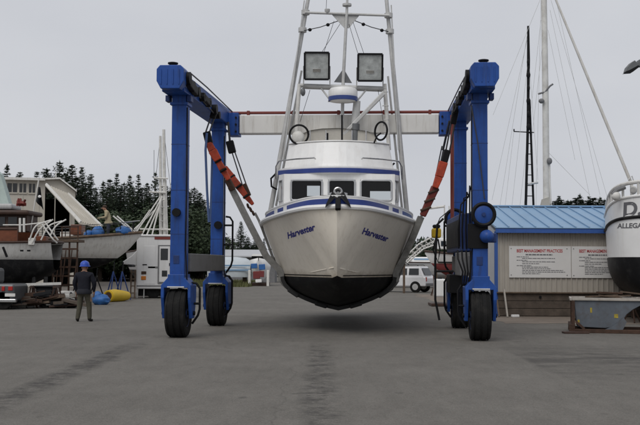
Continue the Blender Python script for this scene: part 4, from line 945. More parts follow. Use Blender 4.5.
props('', TA, 11, [(-1.25,-1.5,1.05),(1.25,-1.5,1.05),(-1.2,1.6,1.05),(1.2,1.6,1.05)], 'jack stand under the white-masted sailboat behind the shed', 'stands behind the shed')
props('', TB, 10, [(-1.1,-1.5,1.05),(1.1,-1.5,1.05),(-1.1,1.6,1.05),(1.1,1.6,1.05)], 'jack stand under the dark-masted sailboat behind the shed', 'stands behind the shed, dark mast')

# ------------------------------------------------------------------ street light at the right edge
LD = 36.0; lb = G(668, LD)
sl = thing('street_light', 'twin floodlight head on a pole at the upper right edge', 'street light', lb)
MB().tube([lb, lb+Vector((0,0,8.6))], [.11,.07], 12).build('pole', M['alu'], sl, smooth=True)
MB().tube([P(672,70,LD), P(650,64,LD), P(638,66,LD)], .04, 8).build('arm', M['lift_grey'], sl, smooth=True)
hd = MB().prism([P(625.5,71.8,LD-.15), P(630,70.5,LD-.15), P(636,68,LD-.15), P(639,65,LD-.15), P(635,60,LD-.15), P(631,62.5,LD-.15), P(627,67,LD-.15)], (0,.3,0)).build('lamp_head', M['lamp_house'], sl, bevel=.02)
MB().prism([P(625,72.4,LD-.17), P(633,71.8,LD-.17), P(640,66.5,LD-.17), P(638,65.4,LD-.17), P(631,69.2,LD-.17)], (0,.34,0)).build('visor', M['black'], hd)
MB().prism([P(638,66,LD-.1), P(645,66,LD-.1), P(646,58,LD-.1), P(639,59.5,LD-.1)], (0,.3,0)).build('lamp_head', M['lamp_house'], sl, bevel=.02)

# ------------------------------------------------------------------ trees
def conifer_mesh(seed, h, rad, dens=1.0):
    rnd = random.Random(seed); v = []; f = []
    def tri(c, d, w, n):
        s_ = d.cross(n)
        if s_.length < 1e-4: s_ = Vector((1,0,0))
        s_.normalize(); i = len(v); v.extend([c-s_*w*.5, c+s_*w*.5, c+d]); f.append((i, i+1, i+2))
    z = h*.1
    while z < h*.985:
        u = z/h; L = rad*(1-u)**.85*(.8 if u < .15 else 1.0); ts = .5+.6*(1-u)
        nb = max(5, int(11*(1-u*.4)*dens))
        for b in range(nb):
            a = rnd.uniform(0, 2*math.pi); l_ = L*rnd.choice((.6,.75,.9,1.0,1.25))*rnd.uniform(.85,1.1)+.06; dr = rnd.uniform(.1,.45)-u*.35
            dirv = Vector((math.cos(a), math.sin(a), -dr)); side_ = Vector((-math.sin(a), math.cos(a), 0))
            nc = max(3, int(l_*5))
            for c_ in range(nc):
                q = (c_+rnd.random())/nc; p = Vector((0,0,z))+dirv*l_*q+Vector((0,0,.18*l_*q*q))
                for k in range(9):
                    dd = (dirv*rnd.uniform(.1,.8)+side_*rnd.uniform(-1,1)*(1-q*.5)+Vector((0,0,rnd.uniform(-.65,.15)))).normalized()*rnd.uniform(.28,.56)*ts
                    tri(p, dd, rnd.uniform(.08,.16)*ts, Vector((rnd.uniform(-.6,.6), rnd.uniform(-.6,.6), 1)))
        z += h*.5/ (h*1.6) * rnd.uniform(.7,1.3)*(1.15-u*.4)
    for k in range(10): tri(Vector((0,0,h*.95)), Vector((rnd.uniform(-.12,.12), rnd.uniform(-.12,.12), rnd.uniform(.3,1)*h*.055)), .1, Vector((rnd.uniform(-1,1),rnd.uniform(-1,1),0)))
    me = bpy.data.meshes.new('conifer_crown'); me.from_pydata(v, [], f); me.update(); me.materials.append(M['needles'])
    tk = MB().tube([(0,0,-.05),(0.05,0,h*.5),(0,.03,h*.97)], [h*.018+.05,h*.011,.02], 8); tm = bpy.data.meshes.new('conifer_trunk'); tm.from_pydata(tk.v, [], tk.f); tm.update(); tm.materials.append(M['bark'])
    return me, tm
def broad_mesh(seed, h, rad):
    rnd = random.Random(seed); v = []; f = []; lob = []
    for k in range(16):
        a = rnd.uniform(0, 2*math.pi); rr = rad*math.sqrt(rnd.random())*.8; zz = h*rnd.uniform(.25,.82)
        lob.append((Vector((rr*math.cos(a), rr*math.sin(a), zz)), rad*rnd.uniform(.3,.5)))
    for c, r_ in lob:
        for k in range(420):
            d = Vector((rnd.gauss(0,1), rnd.gauss(0,1), rnd.gauss(0,1))).normalized(); p = c+d*r_*rnd.uniform(.55,1.08); e = Vector((rnd.uniform(-1,1),rnd.uniform(-1,1),rnd.uniform(-.7,.5))).normalized(); g = e.cross(d)
            if g.length < .05: continue
            g.normalize(); s_ = rnd.uniform(.06,.14); i = len(v); v.extend([p-g*s_, p+e*s_*1.2, p+g*s_, p-e*s_*1.2]); f.append((i,i+1,i+2,i+3))
    me = bpy.data.meshes.new('broadleaf_crown'); me.from_pydata(v, [], f); me.update(); me.materials.append(M['leaves'])
    tk = MB().tube([(0,0,-.05),(0.1,0,h*.35),(0,.1,h*.7)], [h*.025+.04,h*.018,.04], 8)
    for c, r_ in lob[:7]: tk.tube([(0.1,0,h*.3), lerp(Vector((0.1,0,h*.3)), c, .55)+Vector((0,0,.2)), c], [.08,.05,.02], 6)
    tm = bpy.data.meshes.new('broadleaf_trunk'); tm.from_pydata(tk.v, [], tk.f); tm.update(); tm.materials.append(M['bark'])
    return me, tm
CON = [conifer_mesh(20+i, 14.0, r_, dn) for i, (r_, dn) in enumerate(((3.3,1.3),(2.5,1.2),(4.0,1.4),(2.1,1.1),(3.0,1.15),(3.6,1.4)))]
BRO = [broad_mesh(60+i, 7.0, 3.0) for i in range(3)]
def tree(px, py, d, kind, var, wscale, label, group):
    """crown top seen at px,py"""
    p = P(px, py, d); h0 = 14.0 if kind == 'conifer' else 7.0; k = p.z/h0*(1.0 if kind == 'conifer' else 1.05)
    t = thing('conifer_tree' if kind == 'conifer' else 'broadleaf_tree', label, 'tree', (p.x, d, 0), random.uniform(0, 6.28), group)
    t.scale = (k*wscale, k*wscale, k)
    cm, tm = (CON if kind == 'conifer' else BRO)[var % (6 if kind == 'conifer' else 3)]
    for nm, me in (('crown', cm), ('trunk', tm)):
        o = bpy.data.objects.new(nm, me); COL.objects.link(o); o.parent = t
    return t
random.seed(17)
gl_ = 'conifers behind the left boat yard'
named = [(60,159,112,2,1.15,'broad dark conifer rising right of the cream shed roof, tallest of the left tree line'),
         (7,163,120,1,1.0,'pointed conifer at the far left edge behind the cream shed'),
         (82,166,116,0,1.0,'dark conifer just right of the tallest left conifer'),
         (117,172,118,3,1.05,'slender pointed conifer above the man on the sailboat deck, left of a close pair'),
         (130,174,121,4,.95,'left conifer of a close slender pair near the grey masts'),
         (138.5,173,119,3,1.0,'right conifer of a close slender pair near the grey masts'),
         (155.5,171,124,4,.9,'thin open conifer behind the grey fishing masts'),
         (241,221,140,0,1.2,'lone conifer seen between the left hoist leg and the white boat')]
for px, py, d, va, ws, lab in named: tree(px, py, d, 'conifer', va, ws, lab, gl_)
for px, py, d in ((20,171,125),(37,170,128),(47,166,124),(72,164,122),(91,173,124),(103,180,120),(110,178,127),(124,181,126),(147,182,126),(165,184,122),(173,181,120),(183,177,119),(194,186,124),(200,192,121),(204,198,126),(14,180,110),(30,180,112),(53,174,109),(66,172,108),(76,176,110),(86,181,108),(96,186,110),(107,187,108),(113,184,111),(121,187,109),(133,185,108),(142,187,110),(150,189,108),(160,191,110),(170,190,108),(180,189,110),(190,193,108),(198,199,110)):
    tree(px, py, d, 'conifer', random.randrange(6), random.uniform(1.0,1.7), 'dark conifer filling in the tree line behind the left boat yard', gl_)
for px, py, d in ((228,236,142),(234,238,144),(248,236,142),(256,234,141),(264,238,143)):
    tree(px, py, d, 'conifer', random.randrange(6), 1.4, 'low dark conifer beside the lone one behind the wrapped boat', 'conifers behind the wrapped boat')
for px, py, d, lab in ((559,195,110,'conifer above the blue roof, first right of the white mast'),(568,199,112,'small conifer above the blue roof, second right of the white mast'),(580,193,108,'tall conifer above the middle of the visible blue roof'),(589,195,111,'conifer above the blue roof, right of the tall one'),(600,196,109,'conifer above the blue roof nearest the lettered stern'),(611,198,112,'conifer showing through the stern rail of the lettered boat')):
    tree(px, py, d, 'conifer', random.randrange(6), random.uniform(1.0,1.3), lab, 'conifers behind the blue roof')
for px, py, d in ((550,203,104),(555,200,105),(561,199,103),(566,202,104),(571,199,105),(576,197,103),(583,198,105),(588,200,104),(593,197,104),(598,200,105),(604,198,103),(609,200,104),(616,198,104),(623,197,105),(631,198,103),(641,197,104)):
    tree(px, py, d, 'conifer', (0, 2, 5)[int(px) % 3], 2.3, 'lower dark conifer in the row behind the blue roof', 'conifers behind the blue roof')
for px, py, d in ((418,238,150),(428,236,148),(438,238,150),(410,241,152),(448,240,151)):
    tree(px, py, d, 'conifer', random.randrange(6), 1.5, 'distant conifer in the gap right of the hanging boat', 'conifers in the right gap')
for k in range(26):
    px = -30+k*10+random.uniform(-4,4)
    tree(px, random.uniform(205,222) if px < 205 else random.uniform(243,250), random.uniform(96,106) if px < 205 else 138, 'broad', k, random.uniform(1.0,1.5), 'dark leafy tree below the conifers behind the boat yard', 'leafy trees behind the yard')
for k in range(34):
    px = 268+k*13+random.uniform(-4,4)
    tree(px, random.uniform(244,252), random.uniform(140,152), 'broad', k, random.uniform(1.3,1.9), 'distant leafy tree along the far side of the yard', 'distant leafy trees')
# far wood closing the horizon
rnd = random.Random(4); v = []; f = []
for k in range(34000):
    x = rnd.uniform(-260, 260); y = 190+rnd.uniform(-6, 6)+abs(x)*.08; h_ = 5.2+1.0*math.sin(x*.11)+.8*math.sin(x*.37); z = h_*rnd.random()**.7
    a = rnd.uniform(0,6.28); s_ = rnd.uniform(.22,.48); i = len(v)
    v.extend([(x-s_*math.cos(a), y-s_*math.sin(a), z-s_*.5), (x+s_*math.cos(a), y+s_*math.sin(a), z-s_*.4), (x+rnd.uniform(-.4,.4), y, z+s_*1.5)]); f.append((i,i+1,i+2))
me = bpy.data.meshes.new('far_wood'); me.from_pydata(v, [], f); me.materials.append(M['needles']); fw_ = bpy.data.objects.new('far_wood', me); COL.objects.link(fw_); stuff(fw_); tag(fw_, 'far dark wood along the horizon behind the yard', 'wood')

# ------------------------------------------------------------------ big cream boat shed, left background
CD = 74.0
cz = lambda py: P(30, py, CD).z
cxp = lambda px: P(px, 200, CD).x
_x = cxp(75); ST2 = Matrix.Translation((_x, CD, 0)) @ Matrix.Rotation(R(14.5), 4, 'Z') @ Matrix.Translation((-_x, -CD, 0))
bsd = thing('boat_shed', 'cream two-storey boat shed with clerestory windows and a raised door, left background', 'building', (cxp(20), CD, 0))
xl, x1_, x2_, x3_, x4_ = cxp(-60), cxp(38), cxp(46), cxp(70), cxp(75)
zt = cz(181.5)
fcw = lambda x, z, d: (x, CD+d, z)
wl_ = MB(ST2); xs = [xl, cxp(10), cxp(19.5), cxp(21.5), cxp(28), cxp(30.5), cxp(36.5), x1_]; zs = [0, cz(193.5), cz(184.5), zt]
wall_grid(wl_, xs, zs, {(1,1),(3,1),(5,1)}, fcw, .25); wl_.box(x1_, x2_, CD, CD+.25, 0, cz(180.5))
wl_.prism([(x2_,CD,cz(184.5)),(x3_,CD,cz(195)),(x3_,CD,cz(230)),(x4_,CD,cz(230)),(x4_,CD,cz(191.5)),(cxp(60),CD,cz(180)),(x2_,CD,cz(180.5))], (0,.25,0))
wl_.box(x3_, x4_, CD, CD+.25, 0, cz(230)); wl_.box(x4_-.2, x4_, CD+.25, CD+14, 0, cz(192)); wl_.box(xl, x4_, CD+13.8, CD+14, 0, cz(192))
wl_.build('wall', M['shed_white'], bsd)
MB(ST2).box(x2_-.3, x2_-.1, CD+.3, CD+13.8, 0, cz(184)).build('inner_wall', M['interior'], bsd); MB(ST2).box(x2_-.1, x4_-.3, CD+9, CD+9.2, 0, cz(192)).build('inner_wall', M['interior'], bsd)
for i in (1,3,5):
    w_ = MB(ST2).box(xs[i], xs[i+1], CD+.08, CD+.12, zs[1], zs[2]).build('window', M['glass_dark'], bsd)
    MB(ST2).box((xs[i]+xs[i+1])/2-.03, (xs[i]+xs[i+1])/2+.03, CD+.04, CD+.08, zs[1], zs[2]).build('mullion', M['shed_white'], w_)
    MB(ST2).box(xs[i]-.05, xs[i+1]+.05, CD-.08, CD, zs[1]-.1, zs[1]).build('sill', M['shed_white'], w_)
MB(ST2).box(xl-.4, x2_, CD-.5, CD+14.2, zt, zt+.18).build('roof', M['dull_white'], bsd)
MB(ST2).prism([(x2_,CD-.4,cz(180.5)),(cxp(60),CD-.4,cz(179.6)),(cxp(76.5),CD-.4,cz(192)),(cxp(76.5),CD-.4,cz(190.3)),(cxp(60),CD-.4,cz(178)),(x2_,CD-.4,cz(178.8))], (0,14.6,0)).build('gable_roof', M['dull_white'], bsd)
for k in range(9): MB(ST2).box(xl+.5+k*1.15, xl+.56+k*1.15, CD-.03, CD, 0, zs[1]-.15).build('batten', M['shed_white'], bsd)
MB(ST2).cyl(P(60,178,CD+1), P(60,172,CD+1), .04, n=6).build('vent_pipe', M['dull_white'], bsd)
# raised door panel
q = [P(46,184.5,CD-2.6), P(68,194,CD-.9), P(101.5,226.5,CD-7), P(80.5,222.5,CD-7)]
nrm = (q[1]-q[0]).cross(q[3]-q[0]).normalized()
dr_ = MB().prism(q, nrm*.12).build('tilt_up_door', M['shed_white'], bsd)
for k in range(1, 9):
    u = k/9; a_, b_ = lerp(q[0],q[1],u), lerp(q[3],q[2],u); MB().beam(a_-nrm*.02, b_-nrm*.02, .06, .08, up=nrm).build('door_rib', M['shed_white'], dr_)
for a_, b_ in ((q[0],q[3]),(q[1],q[2])): MB().beam(a_-nrm*.03, b_-nrm*.03, .12, .16, up=nrm).build('door_edge', M['dull_white'], dr_)
for a_, b_ in ((q[3], P(71,192,CD)), ): MB().tube([lerp(q[0],q[3],.6), P(52,187,CD)], .02, 5).build('door_cable', M['cable'], dr_)

# ------------------------------------------------------------------ left yard: wooden yacht, stern to the right
Y1 = 42.5
YT = Matrix.Translation((P(57,250,Y1).x, Y1, 0)) @ Matrix.Rotation(R(90), 4, 'Z')      # t runs to the left (-X)
yc = thing('wooden_yacht', 'white and black hulled wooden cruiser with varnished bulwark and deckhouse, left edge', 'boat', (P(30,250,Y1).x, Y1, 0))
HY = Hull(YT, [(0.00,1.00,2.64,0.56,1.44),(0.56,1.34,2.62,0.95,1.05),(1.67,1.67,2.59,1.39,0.66),(3.34,1.90,2.59,1.67,0.38),(6.69,1.95,2.70,1.67,0.27),(10.04,1.23,2.98,0.78,0.38),(12.27,0.06,3.26,0.02,2.00)], 1.89, n=40, flare=.7, bil=.45)
HY.topsides().build('topsides', M['dull_white'], yc, smooth=True); HY.bottom().build('bottom', M['antifoul'], yc, smooth=True); HY.deck(-.05).build('deck', M['wood'], yc, smooth=True)
HY.strip(.0, .02, .52, .06, 1.2, 12.3).build('bulwark', M['varnish'], yc, smooth=True)
HY.rail(.05, .0).build('rub_rail', M['darkwood'], yc, smooth=True)
HY.rail(.045, .54, 1.2, 12.3).build('cap_rail', M['darkwood'], yc, smooth=True)
def PB(x0, x1, y0, y1, d, dep, nm, m, par, bev=.02):
    a, b = P(x0, y0, d), P(x1, y1, d); return MB().box(a.x, b.x, d, d+dep, min(a.z,b.z), max(a.z,b.z)).build(nm, M[m] if isinstance(m, str) else m, par, bevel=bev)
PB(-30, 27, 231, 215, 41.6, 1.6, 'deckhouse', 'darkwood', yc)
PB(-32, 28.5, 214.5, 210, 41.3, 2.2, 'deckhouse_roof', 'darkwood', yc, .08)
PB(8, 17, 226, 217, 41.57, .03, 'deckhouse_window', 'glass_dark', yc, 0)
PB(-20, 5, 226, 217, 41.57, .03, 'deckhouse_window', 'glass_dark', yc, 0)
PB(20, 25, 231, 217, 41.55, .04, 'door', 'interior', yc, 0)
PB(-30, 12, 209, 203.5, 41.8, 1.4, 'hatch_cover', 'grey_hull', yc, .08)
MB().prism([P(-15,160,42.4), P(0,174,42.4), P(9,204,42.4), P(-20,206,42.4)], (0,.5,0)).build('furled_sail_cover', M['palegreen'], yc)
for px in (20, 24): MB().cyl(P(px,232,41.2), P(px,218,41.2), .05, n=8).build('stanchion', M['dull_white'], yc)
MB().tube([P(3,225,41.2), P(22,225,41.2), P(45,222.5,41.2)], .03, 6).build('guard_rail', M['dull_white'], yc)
for k in range(10):
    a = random.uniform(0,6.28); MB().tube([P(17+k*.9,206,41.8), P(19+k*.7+math.sin(a)*2,201+math.cos(a)*2,41.8), P(18+k*.8,204,41.7)], .05, 6).build('red_line', M['red_pipe'], yc, smooth=True)
for (a, b, c) in (((29.5,240),(36,226),(51,220)),((32,243),(40,229),(53,219.5)),((45,222),(52,232),(58,240)),((41,240),(49,226),(62,221)),((50,236),(56,226),(66,219.5)),((42,224),(52,238),(57,243))):
    MB().tube(smoothpath([P(*a,41.0), P(*b,41.0), P(*c,41.2)], 5), .032, 7).build('davit_tube', M['dull_white'], yc, smooth=True)
PB(28, 34, 245, 238, 41.0, .3, 'deck_box', 'dull_white', yc); PB(36, 46, 243, 236, 41.4, .4, 'deck_box', 'varnish', yc)
for px in (20, 27): PB(px, px+3.2, 251.5, 249.8, Y1-1.83, .05, 'portlight', 'black', yc, 0)
MB().tube([P(3,247,40.2), P(7,257,40.2)], .05, 6).build('fender', M['black'], yc, smooth=True)
for k, px in enumerate((-8, 16, 34, 46)):
    q = G(px, Y1-.9); js = thing('boat_prop', 'black timber prop under the wooden cruiser hull', 'prop', q, 0, 'props under the wooden cruiser')
    MB().beam(q, P(px,277,Y1-.7), .12, .12).build('post', M['antifoul'], js); MB().box(q.x-.2, q.x+.2, q.y-.2, q.y+.2, 0, .12).build('foot', M['darkwood'], js)
# flag on a staff
fg = thing('flag', 'black flag with white emblem drooping from a staff above the wooden cruiser', 'flag', P(33,232,42.2))
MB().tube([P(30,232,42.2), P(39,178,42.2)], .03, 6).build('staff', M['dull_white'], fg, smooth=True)
rows = []
for i in range(9):
    u = i/8; a_ = lerp(P(38.5,187,42.2), P(35.5,201,42.2), u); b_ = lerp(P(40,187,42.2), P(44,210,42.2), u)
    rows.append([lerp(a_, b_, j/6)+Vector((0, .09*math.sin(j*1.5+u*2), 0)) for j in range(7)])
fl_ = MB().loft(rows).build('cloth', M['plastic_black'], fg, smooth=True, solid=.01)
MB().ball(P(39.6,196.5,42.05), .07, .02, .06, 8, 6).build('emblem', M['gel_white'], fl_, smooth=True)

# sailboat with the bow to the right
S1 = 49.0
SX_ = P(141.5,235,S1).x
STm = Matrix.Translation((SX_, S1, 0)) @ Matrix.Rotation(R(-90)+R(180)+R(6), 4, 'Z')
sb_ = thing('sailboat', 'white sailboat hull with dark bottom, blue tarps on deck, bow to the right', 'boat', (P(100,250,S1).x, S1, 0))
HS = Hull(STm, [(0,.03,3.28,0,3.15),(.7,.42,3.2,0,2.35),(1.6,.85,3.1,.25,1.75),(3,1.3,2.98,.85,1.35),(5,1.62,2.86,1.3,1.05),(8,1.62,2.8,1.3,1.0),(10.5,1.2,2.85,.7,1.5)], 2.0, n=44, flare=.75)
stop = HS.topsides().build('topsides', M['dull_white'], sb_, smooth=True); HS.bottom().build('bottom', M['antifoul'], sb_, smooth=True); HS.deck(-.04).build('deck', M['wood'], sb_, smooth=True)
HS.rail(.07, .0).build('toe_rail', M['wood'], sb_, smooth=True)
SBV = HS.bvh()
for px, py in ((93.5,243.3),(105.5,242),(117,240.6)):
    h = SBV.ray_cast(P(px,py,40), Vector((0,1,0)))
    if h[0] is not None: MB().box(h[0].x-.16, h[0].x+.16, h[0].y-.02, h[0].y+.1, h[0].z-.045, h[0].z+.045).build('portlight', M['black'], stop, bevel=.02)
rail_pts = HS.edge(1, .95, .55, 0, .4, 8)
for sgn in (1, -1):
    pts_ = [(p.x*sgn, p.y, p.z) for p in rail_pts]; MB(STm).tube(pts_, .018, 6).build('life_line', M['cable'], sb_, smooth=True); MB(STm).tube([(a, b, c-.25) for a, b, c in pts_], .012, 6).build('life_line', M['cable'], sb_, smooth=True)
    for p in pts_[::4]: MB(STm).cyl((p[0], p[1], p[2]-.55), p, .02, n=6).build('stanchion', M['black'], sb_)
MB(STm).tube([(.3,.9,3.2),(.3,.85,3.75),(0,.1,3.85),(-.3,.85,3.75),(-.3,.9,3.2)], .025, 6).build('bow_pulpit', M['steel'], sb_, smooth=True)
for a, b in (((113,216),(133,232)),((117,216),(136,233)),((150,210),(134,233))): MB().tube([P(*a,49.2), P(*b,49.2)], .04, 6).build('spar', M['dull_white'], sb_, smooth=True)
PB(70.5, 81.5, 234.5, 224.5, 48.9, .8, 'varnished_hatch', 'varnish', sb_); PB(60, 92, 238, 232, 49.3, 1.0, 'coach_roof', 'dull_white', sb_)
rt = random.Random(2)
for i, (x0, x1, y0, y1, lab) in enumerate(((91,104,239,226.5,'crumpled blue tarp on the sailboat deck left of the man'),(115,131,234.5,226,'crumpled blue tarp on the sailboat deck right of the man'),(84,93,238,230,'small blue tarp bundle beside the varnished hatch on the sailboat'))):
    a, b = P(x0,y0,48.7), P(x1,y1,48.7); c = (a+b)/2
    o = MB().ball((c.x, 48.8, c.z-.05), (b.x-a.x)/2, .5, (b.z-a.z)/2+.05, 16, 10, .1, rt).build('blue_tarp', M['tarp_blue'], origin=(c.x, 48.8, a.z), smooth=True); tag(o, lab, 'tarp', 'blue tarps on the sailboat')
for k, px in enumerate((78, 96, 113, 122)):
    q = G(px, S1-.9); zz = P(px, 268 if px < 100 else 262, S1).z
    js = thing('jack_stand', ('dark jack stand under the sailboat behind the man in the blue hard hat','dark jack stand under the sailboat left of the blue bundle','dark jack stand under the sailboat bow above the yellow roll','dark jack stand under the sailboat bow furthest right')[k], 'jack stand', q, 0, 'stands under the bow-right sailboat')
    for j in range(3):
        ang = 2*math.pi*j/3+.5; MB().cyl(q+Vector((.45*math.cos(ang), .45*math.sin(ang), .015)), q+Vector((0,.1,zz*.75)), .03, n=6).build('leg', M['blue_dark'] if k > 1 else M['black'], js)
    MB().cyl(q+Vector((0,.1,zz*.6)), q+Vector((0,.3,zz)), .03, n=6).build('screw', M['black'], js)

# access stairs and platform
ac = thing('access_scaffold', 'rusty access platform with ladder legs between the two left boats', 'scaffold', G(66, 46))
PB(51, 78.5, 242, 239.5, 45.6, 1.2, 'platform', 'wood', ac, .01)
for px in (53, 61, 69, 77):
    for dy in (0, 1.1): MB().beam(G(px, 45.7+dy), P(px+.6, 240, 45.7+dy), .07, .07).build('leg', M['rust'], ac)
for py in (249, 258, 267, 276, 285):
    MB().beam(P(53,py,45.68), P(77.5,py,45.68), .06, .08).build('cross_bar', M['rust'], ac)
for k in range(4): MB().beam(P(56+k*6,284,45.6), P(60+k*6,250,45.6), .04, .05).build('diagonal', M['rust'], ac)
for px in (62, 70, 78): MB().beam(P(px,240,45.65), P(px,226,45.65), .05, .05).build('rail_post', M['rust'], ac)
MB().beam(P(61,227,45.65), P(79,227,45.65), .05, .05).build('hand_rail', M['rust'], ac); MB().beam(P(61,233,45.65), P(79,233,45.65), .04, .04).build('hand_rail', M['rust'], ac)

# clutter on the ground, left
pk = thing('pickup_truck', 'silver pickup rear corner with red tail light at the far left edge', 'pickup', G(-8, 37.5))
PB(-60, 14.5, 301, 284, 37.5, 1.8, 'bed', 'silver', pk, .08); PB(-60, -8, 284, 268, 37.6, 1.6, 'cab', 'silver', pk, .12)
PB(8, 12.5, 290.5, 286.5, 37.46, .05, 'tail_light', 'taillight', pk, .01); PB(1.5, 4.5, 291, 286.5, 37.46, .05, 'tail_light', 'taillight', pk, .01); PB(-2, 15.8, 302.5, 299, 37.35, .2, 'bumper', 'steel', pk, .03)
PB(-52, -18, 282, 271, 37.56, .05, 'side_window', 'glass_dark', pk, .01); PB(4.8, 15, 296.5, 293.5, 37.45, .05, 'trim_strip', 'beam_white', pk, 0)
for px in (2.5, -42):
    c = P(px, 300, 37.55); MB().lathe((c.x, 37.5, .36), (0,1,0), [(0,.2),(0,.3),(.03,.36),(.2,.36),(.23,.3)], 20).build('wheel', M['rubber'], pk, smooth=True)
cb = thing('storage_bin', 'black ribbed plastic bin on the ground beside the white drum', 'bin', G(44, 39.5))
PB(36, 52, 305.5, 287, 39.3, .7, 'body', 'plastic_black', cb, .03)
for py in (291, 296, 301): PB(35.6, 52.4, py+.8, py-.8, 39.24, .06, 'rib', 'plastic_black', cb, .01)
PB(35, 53, 287.2, 285.6, 39.2, .9, 'lid', 'plastic_black', cb, .02)
q = G(31.5, 39.4); o = MB().lathe(q, (0,0,1), [(0,.12),(.02,.14),(.46,.15),(.5,.16),(.52,.14)], 18).build('drum', M['dull_white'], origin=q, smooth=True); tag(o, 'white plastic drum left of the black bin', 'drum')
o = MB().beam(P(13,285,39.0), P(61,283.5,39.6), .1, .1).build('long_beam', M['dull_white'], origin=P(37,284,39.3)); tag(o, 'long pale timber laid across under the wooden cruiser', 'timber')
for k, px in enumerate((16, 34, 57)):
    q = G(px, 39.3); o = thing('sawhorse', ('sawhorse under the pale timber beside the pickup','sawhorse under the pale timber behind the drum','sawhorse under the pale timber at the scaffold end')[k], 'sawhorse', q, 0, 'sawhorses')
    for sx_ in (-1, 1):
        for sy_ in (-1, 1): MB().beam(q+Vector((sx_*.22, sy_*.25, 0)), q+Vector((sx_*.03, sy_*.2, P(px,285.5,39.3).z)), .06, .06).build('leg', M['darkwood'], o)
    MB().box(q.x-.06, q.x+.06, q.y-.35, q.y+.35, P(px,286,39.3).z-.07, P(px,285.4,39.3).z-.02).build('top', M['darkwood'], o)
rt = random.Random(31)
kinds = ['wood','darkwood','plank','rust','concrete','plastic_black','dull_white','darkwood','rust','plank','plastic_black']
for k in range(70):
    px = rt.uniform(12, 80); d = rt.uniform(38.3, 41.0); c = G(px, d); a = rt.uniform(-.5,.5); L = rt.uniform(.35,1.1); hh = rt.uniform(.04,.16)
    z_ = hh/2+rt.random()**1.5*.5; rot = Matrix.Rotation(a,3,'Z') @ Matrix.Rotation(rt.uniform(-.25,.25),3,'Y')
    o = MB().obox(c+Vector((0,0,z_+L*.06)), (L, rt.uniform(.1,.35), hh), rot).build('scrap_board', M[kinds[k % len(kinds)]], origin=c, bevel=.008)
    tag(o, 'loose board in the scrap heap under the left boats', 'scrap', 'scrap boards under the left boats')
for k in range(7):
    px = (20, 55, 63, 71, 48, 26, 67)[k]; q = G(px, 38.9+.2*k); o = MB().ball(q+Vector((0,0,.16)), .3, .24, .2, 10, 7, .18, rt).build('junk_bag', M['plastic_black' if k % 2 else 'concrete'], origin=q, smooth=True); tag(o, 'lumpy bag in the scrap heap under the left boats', 'bag', 'bags in the scrap heap')
q = G(100.5, 42.5); o = MB().ball(q+Vector((0.05,0,.2)), .38, .32, .24, 18, 10, .1, rt).ball(q+Vector((-.12,.05,.36)), .2, .22, .2, 14, 8, .12, rt).build('tarp_bundle', M['tarp_blue'], origin=q, smooth=True); tag(o, 'round blue tarp bundle on the ground behind the standing man', 'bundle')
o = thing('yellow_roll', 'yellow rolled hose or mat lying on the ground below the sailboat bow', 'roll', G(118, 47))
a_, b_ = P(108.5,296.3,45.5), P(127,294.5,47); a_.z = .27; b_.z = .24
MB().tube([a_, lerp(a_,b_,.3)+Vector((0,0,.02)), lerp(a_,b_,.7), b_], [.27,.29,.26,.2], 20).build('roll', M['yellow'], o, smooth=True)
dv = (a_-b_).normalized(); MB().cyl(a_+dv*.005, a_+dv*.012, .17, n=18).build('dark_end_disc', M['darkwood'], o); MB().ring(a_+dv*.01, dv, .22, .03, 20, 6).build('end_lip', M['yellow'], o, smooth=True)  # dark disc on the closed end, painted as the shade of a hollow

# grey masted fishing boat behind the camper
bC, hC, TC = sail_hull('fishing_boat', 'grey fishing boat behind the white camper with twin pale masts and slanted poles', P(152,240,57).x, 57, 8, 2.8, .7, 2.4, R(14), M['grey_hull'], M['antifoul'])
for a, b, r_ in (((160.8,262),(160.3,136),.1),((165,262),(163.8,129.5),.12),((168,262),(166,180),.05)): MB().tube([P(*a,57), P(*b,57)], [r_, r_*.7], 10).build('mast', M['alu_white'], bC, smooth=True)
for a, b in (((160,197),(131,240)),((161,199),(138,242)),((159,206),(143,244)),((162,196),(150,243)),((155,210),(127,236))): MB().tube([P(*a,56.6), P(*b,56.2)], .045, 6).build('slanted_pole', M['alu_white'], bC, smooth=True)
for y, x0, x1 in ((178,154,168),(192,149,166),(229,140,172)): MB().tube([P(x0,y,56.8), P(x1,y+.5,56.8)], .05, 6).build('cross_tree', M['alu_white'], bC)
for a, b in (((160,140),(150,232)),((154,150),(154,178)),((164,132),(176,235))): MB().tube([P(*a,57), P(*b,57)], .012, 5).build('stay', M['cable'], bC)
for k in range(7): MB().cyl(P(160.5,186+k*7,56.9), P(164.6,186+k*7,56.9), .02, n=6).build('rung', M['alu_white'], bC)

# ------------------------------------------------------------------ truck camper
KD = 50.5
cp = thing('truck_camper', 'white slide-in camper with a rear door parked behind the left hoist leg', 'camper', G(160, KD+1))
kz = lambda py: P(160, py, KD).z
kx = lambda px: P(px, 260, KD).x
bdy = MB().box(kx(136.3), kx(178), KD, KD+2.4, kz(289), kz(236)).build('body', M['camper'], cp, bevel=.06)
MB().prism([(kx(136.5),KD+.1,kz(250)),(kx(131),KD+.1,kz(256)),(kx(122),KD+.1,kz(262)),(kx(122.5),KD+.1,kz(264.5)),(kx(136.5),KD+.1,kz(266))], (0,2.2,0)).build('cab_over', M['camper'], cp, bevel=.04)
PB(135.8, 178.4, 236.6, 234.6, KD-.05, 2.5, 'roof', 'camper', cp, .05)
dr = PB(157.5, 171.3, 283.5, 245, KD-.05, .05, 'door_frame', 'lift_grey', cp, .01); PB(159, 170, 282, 246.5, KD-.07, .03, 'door', 'camper', cp, .01)
